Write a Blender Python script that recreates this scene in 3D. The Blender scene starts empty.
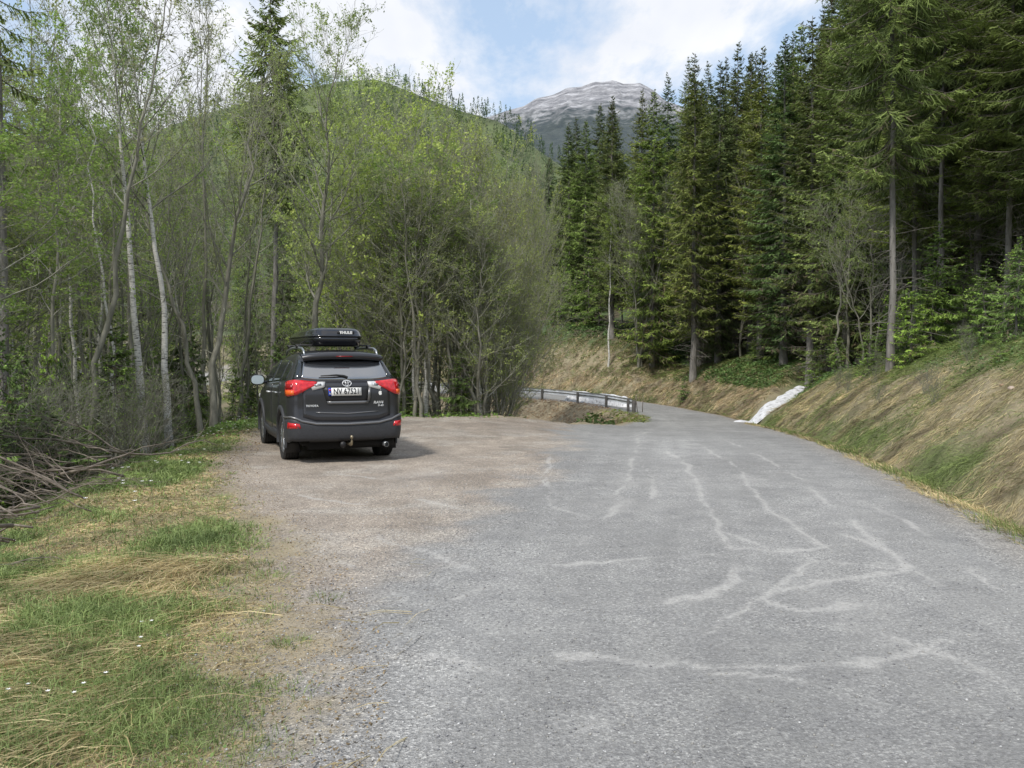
import bpy, bmesh, math, random
import numpy as np
from mathutils import Vector, Matrix
from mathutils.geometry import tessellate_polygon

rng = np.random.default_rng(7)
random.seed(7)
S = bpy.context.scene
COL = S.collection
F = 840.0            # focal length in pixels of the photograph
CAMZ = 1.6
HOR = 357.0
PI = math.pi

# ------------------------------------------------------------------ helpers
def link(o, parent=None):
    COL.objects.link(o)
    if parent is not None:
        o.parent = parent
    return o

def tag(o, label=None, cat=None, group=None, kind=None):
    if label: o['label'] = label
    if cat: o['category'] = cat
    if group: o['group'] = group
    if kind: o['kind'] = kind
    return o

def empty(name, loc=(0, 0, 0), rz=0.0):
    o = bpy.data.objects.new(name, None)
    o.empty_display_size = 0.2
    link(o)
    o.location = loc
    o.rotation_euler = (0, 0, rz)
    return o

class MB:
    """collects vertices / faces / per-vertex colours and links them as one mesh"""
    def __init__(s):
        s.V = []; s.Fs = []; s.C = []; s.n = 0
    def add(s, V, Fc, mat=0, col=(1, 1, 1)):
        V = np.asarray(V, dtype=np.float32).reshape(-1, 3)
        Fc = np.asarray(Fc, dtype=np.int64)
        if len(V) == 0 or len(Fc) == 0: return s
        s.V.append(V)
        c = np.asarray(col, dtype=np.float32)
        if c.ndim == 1: c = np.tile(c[None, :3], (len(V), 1))
        s.C.append(c[:, :3])
        s.Fs.append((Fc + s.n, mat))
        s.n += len(V)
        return s
    def mesh(s, name, mats, smooth=False):
        me = bpy.data.meshes.new(name)
        V = np.concatenate(s.V); C = np.concatenate(s.C)
        loops = np.concatenate([f.ravel() for f, m in s.Fs])
        tot = np.concatenate([np.full(len(f), f.shape[1]) for f, m in s.Fs])
        mi = np.concatenate([np.full(len(f), m) for f, m in s.Fs])
        start = np.concatenate([[0], np.cumsum(tot)[:-1]])
        me.vertices.add(len(V)); me.vertices.foreach_set('co', V.ravel())
        me.loops.add(len(loops)); me.loops.foreach_set('vertex_index', loops.astype(np.int32))
        me.polygons.add(len(tot))
        me.polygons.foreach_set('loop_start', start.astype(np.int32))
        me.polygons.foreach_set('material_index', mi.astype(np.int32))
        for m in (mats if isinstance(mats, (list, tuple)) else [mats]): me.materials.append(m)
        me.update(calc_edges=True)
        if smooth:
            me.polygons.foreach_set('use_smooth', np.ones(len(tot), dtype=bool))
        a = me.color_attributes.new('Col', 'FLOAT_COLOR', 'POINT')
        a.data.foreach_set('color', np.concatenate([C, np.ones((len(C), 1), np.float32)], 1).ravel())
        me.validate()
        return me
    def build(s, name, mats, parent=None, smooth=False):
        return link(bpy.data.objects.new(name, s.mesh(name, mats, smooth)), parent)
    # shapes
    def box(s, c, size, mat=0, rz=0.0, col=(1, 1, 1), bevel=0.0):
        x, y, z = [q / 2 for q in size]
        b = min(bevel, x * .9, y * .9, z * .9)
        if b > 0:
            prof = [(-x, -y + b), (-x + b, -y), (x - b, -y), (x, -y + b), (x, y - b), (x - b, y), (-x + b, y), (-x, y - b)]
            rings = []
            for zz, k in ((-z, b), (-z + b, 0), (z - b, 0), (z, b)):
                rings.append([(px * (x - k) / x, py * (y - k) / y, zz) for px, py in prof])
            V = np.array(rings).reshape(-1, 3)
            Fq = [[r * 8 + i, r * 8 + (i + 1) % 8, (r + 1) * 8 + (i + 1) % 8, (r + 1) * 8 + i] for r in range(3) for i in range(8)]
            caps = [list(range(7, -1, -1)), [24 + i for i in range(8)]]
        else:
            V = np.array([(sx * x, sy * y, sz * z) for sz in (-1, 1) for sx, sy in ((-1, -1), (1, -1), (1, 1), (-1, 1))])
            Fq = [[0, 1, 5, 4], [1, 2, 6, 5], [2, 3, 7, 6], [3, 0, 4, 7], [3, 2, 1, 0], [4, 5, 6, 7]]
            caps = []
        ca, sa = math.cos(rz), math.sin(rz)
        V = V @ np.array([[ca, sa, 0], [-sa, ca, 0], [0, 0, 1]])
        V = V + np.array(c)
        n0 = s.n
        s.add(V, Fq, mat, col)
        if caps: s.Fs.append((np.array(caps) + n0, mat))
        return s
    def tubes(s, P, R, sides=4, mat=0, col=(1, 1, 1), cap=False):
        """P (k,n,3) paths, R (k,n) radii"""
        P = np.asarray(P, float)
        if P.ndim == 2: P = P[None]; R = np.asarray(R, float)[None]
        R = np.asarray(R, float)
        k, n, _ = P.shape
        T = np.gradient(P, axis=1)
        T /= np.linalg.norm(T, axis=2, keepdims=True) + 1e-9
        Tm = T.mean(axis=1)
        ref = np.where(np.abs(Tm[:, 2:3]) > .8, np.array([[1., 0, 0]]), np.array([[0, 0, 1.]]))[:, None, :]
        N = np.cross(T, ref); N /= np.linalg.norm(N, axis=2, keepdims=True) + 1e-9
        B = np.cross(T, N)
        a = np.arange(sides) * 2 * PI / sides
        ring = N[:, :, None, :] * np.cos(a)[None, None, :, None] + B[:, :, None, :] * np.sin(a)[None, None, :, None]
        V = P[:, :, None, :] + ring * R[:, :, None, None]
        idx = np.arange(k * n * sides).reshape(k, n, sides)
        nx = np.roll(idx, -1, axis=2)
        Fq = np.stack([idx[:, :-1], nx[:, :-1], nx[:, 1:], idx[:, 1:]], -1).reshape(-1, 4)
        c = np.asarray(col, float)
        if c.ndim == 2: c = np.repeat(c, n * sides, axis=0)
        n0 = s.n
        s.add(V.reshape(-1, 3), Fq[:, ::-1], mat, c)
        if cap:
            s.Fs.append((idx[:, -1, ::-1] + n0, mat)); s.Fs.append((idx[:, 0, :] + n0, mat))
        return s
    def lathe(s, prof, axis='z', c=(0, 0, 0), seg=32, mat=0, col=(1, 1, 1)):
        """prof: list of (r, h) around the axis"""
        prof = np.array(prof, float); n = len(prof)
        a = np.arange(seg) * 2 * PI / seg
        X = prof[:, 0:1] * np.cos(a); Y = prof[:, 0:1] * np.sin(a); Z = np.repeat(prof[:, 1:2], seg, 1)
        V = np.stack([X, Y, Z], -1) if axis == 'z' else (np.stack([Z, X, Y], -1) if axis == 'x' else np.stack([X, Z, Y], -1))
        idx = np.arange(n * seg).reshape(n, seg); nx = np.roll(idx, -1, 1)
        Fq = np.stack([idx[:-1], nx[:-1], nx[1:], idx[1:]], -1).reshape(-1, 4)
        return s.add(V.reshape(-1, 3) + np.array(c), Fq, mat, col)

# value noise
_tab = np.random.default_rng(3).random((256, 256))
def vnoise(x, y):
    xi = np.floor(x).astype(int); yi = np.floor(y).astype(int)
    fx = x - xi; fy = y - yi
    fx = fx * fx * (3 - 2 * fx); fy = fy * fy * (3 - 2 * fy)
    a = _tab[xi & 255, yi & 255]; b = _tab[(xi + 1) & 255, yi & 255]
    c = _tab[xi & 255, (yi + 1) & 255]; d = _tab[(xi + 1) & 255, (yi + 1) & 255]
    return (a * (1 - fx) + b * fx) * (1 - fy) + (c * (1 - fx) + d * fx) * fy
def fbm(x, y, o=4, g=.5):
    r = 0; a = 1; t = 0
    for i in range(o):
        r = r + a * vnoise(x * 2 ** i + 17.3 * i, y * 2 ** i + 9.1 * i); t += a; a *= g
    return r / t
def sstep(a, b, x):
    t = np.clip((x - a) / (b - a), 0, 1); return t * t * (3 - 2 * t)
def smooth_poly(pts, k=6):
    pts = np.array(pts, float); out = []
    P = np.vstack([2 * pts[0] - pts[1], pts, 2 * pts[-1] - pts[-2]])
    for i in range(1, len(P) - 2):
        for t in np.arange(k) / k:
            a, b, c, d = P[i - 1], P[i], P[i + 1], P[i + 2]
            out.append(.5 * (2 * b + (c - a) * t + (2 * a - 5 * b + 4 * c - d) * t * t + (3 * b - a - 3 * c + d) * t ** 3))
    out.append(pts[-1]); return np.array(out)
def poly_dist(x, y, pts):
    """distance to a polyline, nearest point, sign (+ = right-hand side)"""
    x = np.asarray(x, float); y = np.asarray(y, float)
    best = np.full(x.shape, 1e18); nx = np.zeros_like(x); ny = np.zeros_like(x); sg = np.ones_like(x)
    for i in range(len(pts) - 1):
        ax, ay = pts[i]; bx, by = pts[i + 1]; dx, dy = bx - ax, by - ay
        t = np.clip(((x - ax) * dx + (y - ay) * dy) / (dx * dx + dy * dy), 0, 1)
        qx = ax + t * dx; qy = ay + t * dy
        d = (x - qx) ** 2 + (y - qy) ** 2
        m = d < best - 1e-9
        best = np.where(m, d, best); nx = np.where(m, qx, nx); ny = np.where(m, qy, ny)
        sg = np.where(m, np.sign((x - ax) * dy - (y - ay) * dx), sg)
    return np.sqrt(best), nx, ny, np.where(sg == 0, 1, sg)

# ------------------------------------------------------------------ ground shape
ROADC = smooth_poly([(0.2, -12), (0.75, -4), (1.1, 0), (2.4, 7), (3.6, 13.7), (5.1, 22), (6.55, 30), (7.75, 37), (8.2, 43), (7.6, 49),
                     (6.0, 54.3), (3.0, 59.3), (-2, 64), (-10, 70), (-25, 80), (-60, 100)], 5)
EDGE = smooth_poly([(-3.2, -14), (-3.3, 0), (-3.4, 3), (-3.7, 6), (-4.1, 7.8), (-5.2, 11.4), (-6.0, 17), (-6.6, 20.2), (-5.5, 22.2), (-2, 22.6), (1.0, 23.8),
                    (3.2, 26.8), (4.4, 31), (5.3, 36), (5.75, 40.5), (5.5, 45.5), (4.4, 50.6), (1.8, 55.2), (-3.2, 59.8), (-11.5, 66.2), (-27, 76.5), (-61, 96.5)], 4)
HW = 1.9
_ky = np.array([-20, 11, 16, 20, 25, 30, 37, 45, 52, 60, 70, 100.])
_kz = np.array([0, 0, -.07, -.24, -.5, -.8, -1.12, -1.34, -1.30, -1.12, -.8, .5])
_fy = np.linspace(-20, 110, 1301)
_fz = np.convolve(np.pad(np.interp(_fy, _ky, _kz), 20, 'edge'), np.ones(41) / 41, 'valid')
def zroad(y): return np.interp(y, _fy, _fz)
GULLY = np.array([(8.6, 31.6), (9.5, 33.2), (12.0, 37.2), (14.2, 40.6), (19, 47), (34, 62)])
GZ = np.array([-.85, -.75, -.35, .15, .95, 3.5])
_gl = np.concatenate([[0], np.cumsum(np.linalg.norm(np.diff(GULLY, axis=0), axis=1))])

def surf_in(x, y, sd):
    wl = sstep(0, 4.5, -sd - HW) * (1 - sstep(27, 33, y))
    return zroad(y) * (1 - wl)

def ground(x, y, full=False, rough=True):
    x = np.asarray(x, float); y = np.asarray(y, float)
    d, qx, qy, sg = poly_dist(x, y, ROADC); sd = d * sg
    de, ex, ey, es = poly_dist(x, y, EDGE); out = -de * es      # >0 : outside, on the falling side
    z_in = surf_in(x, y, sd)
    # right / outer bank
    e = np.maximum(sd - HW, 0)
    H = np.interp(qy, [-10, 28, 33, 38, 44, 50, 53, 56, 58.5, 61, 66, 80], [2.0, 2.0, 1.6, 1.3, 1.8, 2.4, 1.7, 1.0, 3.2, 4.6, 4.6, 3.4])
    H = H + .5 * (fbm(x * .25, y * .25, 2) - .5)
    ed = np.clip(e - .55, 0, None)
    L = H / .85
    b = np.where(ed < L, ed * .85, H + (ed - L) * .22 + .09 * np.clip(ed - L - 9, 0, 70))
    b = b - .10 * np.exp(-((e - .45) / .22) ** 2)
    b = b - .10 * H * np.exp(-((ed - L) / .6) ** 2)             # rounded shoulder
    zr_ = zroad(qy) + b * (e > 0)
    gd, gx, gy, gs = poly_dist(x, y, GULLY)
    gs_ = np.interp(gy, GULLY[:, 1], GZ)
    vg = gs_ + .55 * np.clip(gd - .55, 0, None) ** 1.15 + .02
    zr_ = np.where((sd > HW + .3), np.minimum(zr_, np.where(sd > HW + .3, vg + 4 * np.clip(.8 - e, 0, 1), 1e9)), zr_)
    # left fall
    o = np.clip(out, 0, None)
    d2, _, _, s2 = poly_dist(ex, ey, ROADC); zedge = surf_in(ex, ey, d2 * s2)
    near = 1 - sstep(11, 16, y)
    slope = .62 * (1 - near) + .42 * near
    fall = slope * np.sqrt(o * o + .3) - slope * math.sqrt(.3)
    depth = 4.2
    fall = depth * (1 - np.exp(-fall / depth * 1.15))
    rise = np.clip(o - 14, 0, None) * .10 + np.clip(o - 40, 0, None) * .08
    z = np.where(sd > HW, zr_, z_in)
    zl = zedge - fall + np.minimum(rise, 16)
    z = np.where(out > 0, zl, z)
    z = z - .05 * np.exp(-((x + 3.4) / 2.8) ** 2 - ((y - 14.2) / 3.2) ** 2)
    if rough:
        g = np.where(sd > HW + .25, np.minimum((sd - HW - .25) * 2, 1), 0) + np.where(out > -1.2, np.minimum(out + 1.2, 1), 0)
        z = z + g * (.16 * (fbm(x * 1.1, y * 1.1, 4) - .5) + .17 * (fbm(x * 2.3 + 9, y * 2.3, 3) - .5) * (sd > HW) + .05 * (vnoise(x * 6, y * 6) - .5))
        z = z + (1 - np.clip(g, 0, 1)) * (.030 * (fbm(x * .5 + 5, y * .5, 3) - .5)) * sstep(-1.0, -4.0, sd)
        z = z + (1 - np.clip(g, 0, 1)) * (.012 * (vnoise(x * 2.3 + 5, y * 2.3) - .5))
    if full: return z, sd, out
    return z
def gz(x, y): return float(ground(np.array([x]), np.array([y]))[0])
def at(px, d): return (px - 512) / F * d

# ------------------------------------------------------------------ materials
def newmat(name):
    m = bpy.data.materials.new(name); m.use_nodes = True
    nt = m.node_tree; b = nt.nodes['Principled BSDF']
    return m, nt, b
def N(nt, t, **k):
    n = nt.nodes.new(t)
    for a, v in k.items(): setattr(n, a, v)
    return n
def mixc(nt, fac, a, b, blend='MIX'):
    n = N(nt, 'ShaderNodeMix', data_type='RGBA', blend_type=blend)
    for sck, v in ((n.inputs[0], fac), (n.inputs[6], a), (n.inputs[7], b)):
        if hasattr(v, 'is_linked'): nt.links.new(v, sck)
        elif isinstance(v, (int, float)): sck.default_value = v
        else: sck.default_value = (*v[:3], 1)
    return n.outputs[2]
def ramp(nt, src, stops):
    r = N(nt, 'ShaderNodeValToRGB'); e = r.color_ramp.elements
    e[0].position, e[0].color = stops[0][0], (*stops[0][1], 1)
    e[1].position, e[1].color = stops[-1][0], (*stops[-1][1], 1)
    for p, c in stops[1:-1]:
        q = e.new(p); q.color = (*c, 1)
    nt.links.new(src, r.inputs[0]); return r.outputs[0]
def simple(name, col, rough=.6, metal=0., spec=.5, noise=0., nscale=20., coat=0.):
    m, nt, b = newmat(name)
    b.inputs['Roughness'].default_value = rough; b.inputs['Metallic'].default_value = metal
    b.inputs['Specular IOR Level'].default_value = spec
    b.inputs['Coat Weight'].default_value = coat
    if noise > 0:
        tc = N(nt, 'ShaderNodeTexCoord'); nz = N(nt, 'ShaderNodeTexNoise')
        nz.inputs['Scale'].default_value = nscale; nz.inputs['Detail'].default_value = 5
        nt.links.new(tc.outputs['Object'], nz.inputs['Vector'])
        c = ramp(nt, nz.outputs[0], [(.3, tuple(q * (1 - noise) for q in col)), (.7, tuple(min(q * (1 + noise), 1) for q in col))])
        nt.links.new(c, b.inputs['Base Color'])
    else: b.inputs['Base Color'].default_value = (*col, 1)
    return m

def leafmat(name, transl=.35, tint=(1, 1, 1), rough=.55, nscale=.6, objvar=.25):
    m, nt, b = newmat(name)
    at_ = N(nt, 'ShaderNodeAttribute', attribute_name='Col')
    tc = N(nt, 'ShaderNodeTexCoord'); nz = N(nt, 'ShaderNodeTexNoise'); nz.inputs['Scale'].default_value = nscale; nz.inputs['Detail'].default_value = 5
    nt.links.new(tc.outputs['Object'], nz.inputs['Vector'])
    c = mixc(nt, 1.0, at_.outputs['Color'], ramp(nt, nz.outputs[0], [(.3, (.62, .66, .62)), (.7, (1.3, 1.28, 1.2))]), 'MULTIPLY')
    oi = N(nt, 'ShaderNodeObjectInfo')
    c = mixc(nt, 1.0, c, ramp(nt, oi.outputs['Random'], [(0, (1 - objvar,) * 3), (.5, (1, 1 + objvar * .1, 1)), (1, (1 + objvar * 1.1, 1 + objvar, 1 - objvar * .2))]), 'MULTIPLY')
    c = mixc(nt, 1.0, c, tint, 'MULTIPLY')
    nt.links.new(c, b.inputs['Base Color']); b.inputs['Roughness'].default_value = rough
    b.inputs['Specular IOR Level'].default_value = .25
    tr = N(nt, 'ShaderNodeBsdfTranslucent'); nt.links.new(c, tr.inputs['Color'])
    mx = N(nt, 'ShaderNodeMixShader'); mx.inputs[0].default_value = transl
    nt.links.new(b.outputs[0], mx.inputs[1]); nt.links.new(tr.outputs[0], mx.inputs[2])
    nt.links.new(mx.outputs[0], nt.nodes['Material Output'].inputs['Surface'])
    return m

def barkmat(name, c1, c2, scale=(9, 9, 2.0), birch=False):
    m, nt, b = newmat(name)
    tc = N(nt, 'ShaderNodeTexCoord'); mp = N(nt, 'ShaderNodeMapping'); mp.inputs['Scale'].default_value = scale
    nz = N(nt, 'ShaderNodeTexNoise'); nz.inputs['Detail'].default_value = 6; nz.inputs['Scale'].default_value = 1.0
    nt.links.new(tc.outputs['Object'], mp.inputs[0]); nt.links.new(mp.outputs[0], nz.inputs['Vector'])
    if birch: c = ramp(nt, nz.outputs[0], [(.34, (.06, .055, .05)), (.42, c1), (.7, c2)])
    else: c = ramp(nt, nz.outputs[0], [(.3, c1), (.7, c2)])
    at_ = N(nt, 'ShaderNodeAttribute', attribute_name='Col')
    c = mixc(nt, 1.0, c, at_.outputs['Color'], 'MULTIPLY')
    nt.links.new(c, b.inputs['Base Color']); b.inputs['Roughness'].default_value = .85
    bp = N(nt, 'ShaderNodeBump'); bp.inputs['Strength'].default_value = .6; bp.inputs['Distance'].default_value = .02
    nt.links.new(nz.outputs[0], bp.inputs['Height']); nt.links.new(bp.outputs[0], b.inputs['Normal'])
    return m

M_leaf = leafmat('spring_leaf', .45)
M_needle = leafmat('spruce_needle', .24, rough=.6, nscale=.35, objvar=.3)
M_grass = leafmat('grass_blade', .25, objvar=0.0, nscale=1.3)
M_bark = barkmat('grey_bark', (.19, .19, .155), (.42, .41, .34))
M_spbark = barkmat('spruce_bark', (.11, .102, .092), (.27, .255, .235))
M_birch = barkmat('birch_bark', (.50, .49, .45), (.72, .70, .66), (7, 7, 34), True)
M_dead = barkmat('dead_wood', (.10, .08, .065), (.26, .22, .18))

def ground_mat(name):
    """colour comes from the vertices (zones), fine grain from procedural stones / fibres"""
    m, nt, b = newmat(name)
    L = nt.links.new
    A = N(nt, 'ShaderNodeAttribute', attribute_name='Col')
    Z = N(nt, 'ShaderNodeAttribute', attribute_name='Zone')    # r gravel amount, g dust, b vegetation
    sp = N(nt, 'ShaderNodeSeparateColor'); L(Z.outputs['Color'], sp.inputs[0])
    tc = N(nt, 'ShaderNodeTexCoord')
    v1 = N(nt, 'ShaderNodeTexVoronoi'); v1.inputs['Scale'].default_value = 92
    v2 = N(nt, 'ShaderNodeTexVoronoi'); v2.inputs['Scale'].default_value = 190
    n1 = N(nt, 'ShaderNodeTexNoise'); n1.inputs['Scale'].default_value = 3.2; n1.inputs['Detail'].default_value = 10; n1.inputs['Roughness'].default_value = .68
    n2 = N(nt, 'ShaderNodeTexNoise'); n2.inputs['Scale'].default_value = 38; n2.inputs['Detail'].default_value = 6; n2.inputs['Roughness'].default_value = .7
    for n in (v1, v2, n1, n2): L(tc.outputs['Object'], n.inputs['Vector'])
    s1 = N(nt, 'ShaderNodeSeparateColor'); L(v1.outputs['Color'], s1.inputs[0])
    s2 = N(nt, 'ShaderNodeSeparateColor'); L(v2.outputs['Color'], s2.inputs[0])
    st1 = ramp(nt, s1.outputs[0], [(0, (.36, .36, .37)), (.30, (.78, .78, .79)), (.72, (1.06, 1.06, 1.05)), (.90, (1.75, 1.74, 1.70)), (1, (2.5, 2.48, 2.42))])
    st2 = ramp(nt, s2.outputs[0], [(0, (.55, .55, .56)), (.5, (.95, .95, .95)), (1, (1.5, 1.48, 1.45))])
    st = mixc(nt, .42, st1, st2)
    grain = ramp(nt, n2.outputs[0], [(.25, (.62, .62, .62)), (.75, (1.38, 1.38, 1.38))])
    big = ramp(nt, n1.outputs[0], [(.3, (.84, .84, .85)), (.7, (1.16, 1.155, 1.14))])
    c = mixc(nt, 1.0, A.outputs['Color'], big, 'MULTIPLY')
    c = mixc(nt, 1.0, c, grain, 'MULTIPLY')
    cg = mixc(nt, 1.0, c, st, 'MULTIPLY')
    c = mixc(nt, sp.outputs[0], c, cg)
    n3 = N(nt, 'ShaderNodeTexNoise'); n3.inputs['Scale'].default_value = 26; n3.inputs['Detail'].default_value = 8; n3.inputs['Roughness'].default_value = .75; L(tc.outputs['Object'], n3.inputs['Vector'])
    n3b = N(nt, 'ShaderNodeMath', operation='MULTIPLY_ADD'); L(sp.outputs[1], n3b.inputs[0]); n3b.inputs[1].default_value = .45; L(n3.outputs[0], n3b.inputs[2])
    br = ramp(nt, n3b.outputs[0], [(.50, (0, 0, 0)), (.92, (1, 1, 1))]); dm = N(nt, 'ShaderNodeMath', operation='MULTIPLY'); L(br, dm.inputs[0]); L(sp.outputs[1], dm.inputs[1])
    dm2 = N(nt, 'ShaderNodeMath', operation='MULTIPLY'); L(dm.outputs[0], dm2.inputs[0]); dm2.inputs[1].default_value = .42
    c = mixc(nt, dm2.outputs[0], c, mixc(nt, 1.0, (.56, .545, .52), grain, 'MULTIPLY'))
    L(c, b.inputs['Base Color']); b.inputs['Roughness'].default_value = .92; b.inputs['Specular IOR Level'].default_value = .2
    bp = N(nt, 'ShaderNodeBump'); bp.inputs['Strength'].default_value = .55; bp.inputs['Distance'].default_value = .012
    ad = N(nt, 'ShaderNodeMath', operation='ADD'); L(v1.outputs['Distance'], ad.inputs[0]); L(n2.outputs[0], ad.inputs[1])
    L(ad.outputs[0], bp.inputs['Height']); L(bp.outputs[0], b.inputs['Normal'])
    return m
M_ground = ground_mat('ground_surface')

# ------------------------------------------------------------------ the ground sheet
def px_to_world(px, py, z=0.0):
    d = (CAMZ - z) * F / (py - HOR); return ((px - 512) / F * d, d)

def lines(a, b, h0, h1=None):
    out = [a]
    while out[-1] < b:
        t = (out[-1] - a) / (b - a); out.append(out[-1] + (h0 if h1 is None else h0 + (h1 - h0) * t))
    out[-1] = b; return out
xs = np.array([-420, -300, -220, -170, -130, -100, -80, -65, -53, -44, -37, -31, -26] + lines(-22, -9, 1.0, .3) + lines(-9, -4.5, .22, .05)[1:] +
              lines(-4.5, 8.5, .042)[1:] + lines(8.5, 15, .07, .35)[1:] + lines(15, 30, .45, 2)[1:] + [34, 40, 48, 58, 70, 85, 105, 130, 170, 220, 300, 420])
ys = np.array([-300, -160, -80, -40, -20, -12, -8, -5, -3, -1.5, -.5, .3, 1.0] + lines(1.6, 13, .042)[0:] + lines(13, 62, .05, .42)[1:] +
              lines(62, 110, .6, 4)[1:] + [118, 130, 150, 180, 230, 300, 420, 700])
GX, GY = np.meshgrid(xs, ys)
gzv, gsd, gout = ground(GX.ravel(), GY.ravel(), full=True)
X_, Y_ = GX.ravel(), GY.ravel()

def bound(y, ky, kx): return np.interp(y, ky, kx)
XB_Y = [-5, 3, 4, 5.3, 7.3, 9.5, 11.9, 16, 25]; XB_X = [-1.0, -1.0, -1.1, -1.1, -.8, -.2, .5, .9, 1.6]     # asphalt | dirt
GB_Y = [-5, 3.27, 4.75, 6.6, 8.2, 10.1, 13, 17, 20, 22]; GB_X = [-1.05, -1.0, -1.2, -1.85, -2.5, -3.4, -4.6, -5.4, -5.9, -6.0]  # dirt | grass
STREAKS = [[(380, 538), (410, 550), (440, 558), (480, 572), (525, 588)], [(345, 562), (372, 580), (400, 602)],
           [(558, 742), (590, 728), (615, 712), (632, 697), (655, 678), (720, 676), (800, 686)], [(565, 590), (590, 606), (640, 625), (700, 640), (770, 660)],
           [(545, 476), (580, 480), (640, 484)], [(580, 452), (625, 458), (648, 470), (656, 490), (654, 498)],
           [(670, 448), (690, 470), (705, 505), (725, 535), (738, 552), (735, 580), (700, 598), (670, 602)], [(670, 602), (740, 602), (820, 585), (900, 574), (905, 566), (890, 552), (830, 530), (770, 512)],
           [(735, 548), (790, 552), (850, 546)], [(700, 440), (740, 470), (760, 500), (800, 530), (850, 560)], [(550, 455), (548, 480), (552, 505), (600, 520)],
           [(480, 640), (520, 632), (600, 628)], [(440, 655), (480, 668), (500, 676)], [(560, 655), (620, 662), (700, 668), (850, 668), (960, 645)],
           [(930, 518), (960, 530), (990, 548)], [(955, 560), (985, 572)], [(760, 600), (800, 612), (860, 606)], [(860, 500), (900, 520), (960, 560), (1000, 590)],
           [(500, 560), (560, 566), (640, 560), (720, 556)], [(700, 640), (760, 600), (820, 560)], [(420, 500), (480, 512), (540, 520)], [(900, 640), (960, 660), (1024, 690)],
           [(330, 470), (380, 478), (440, 470)], [(300, 495), (360, 505), (420, 498)], [(620, 430), (640, 425), (655, 415)]]
STREAKS += [[(720, 430), (800, 480), (900, 560), (1024, 640)], [(640, 430), (620, 500), (560, 560), (450, 600)], [(690, 520), (820, 560), (1000, 570)]]
STREAKS_W = [smooth_poly([px_to_world(*p) for p in s], 4) for s in STREAKS]

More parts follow.
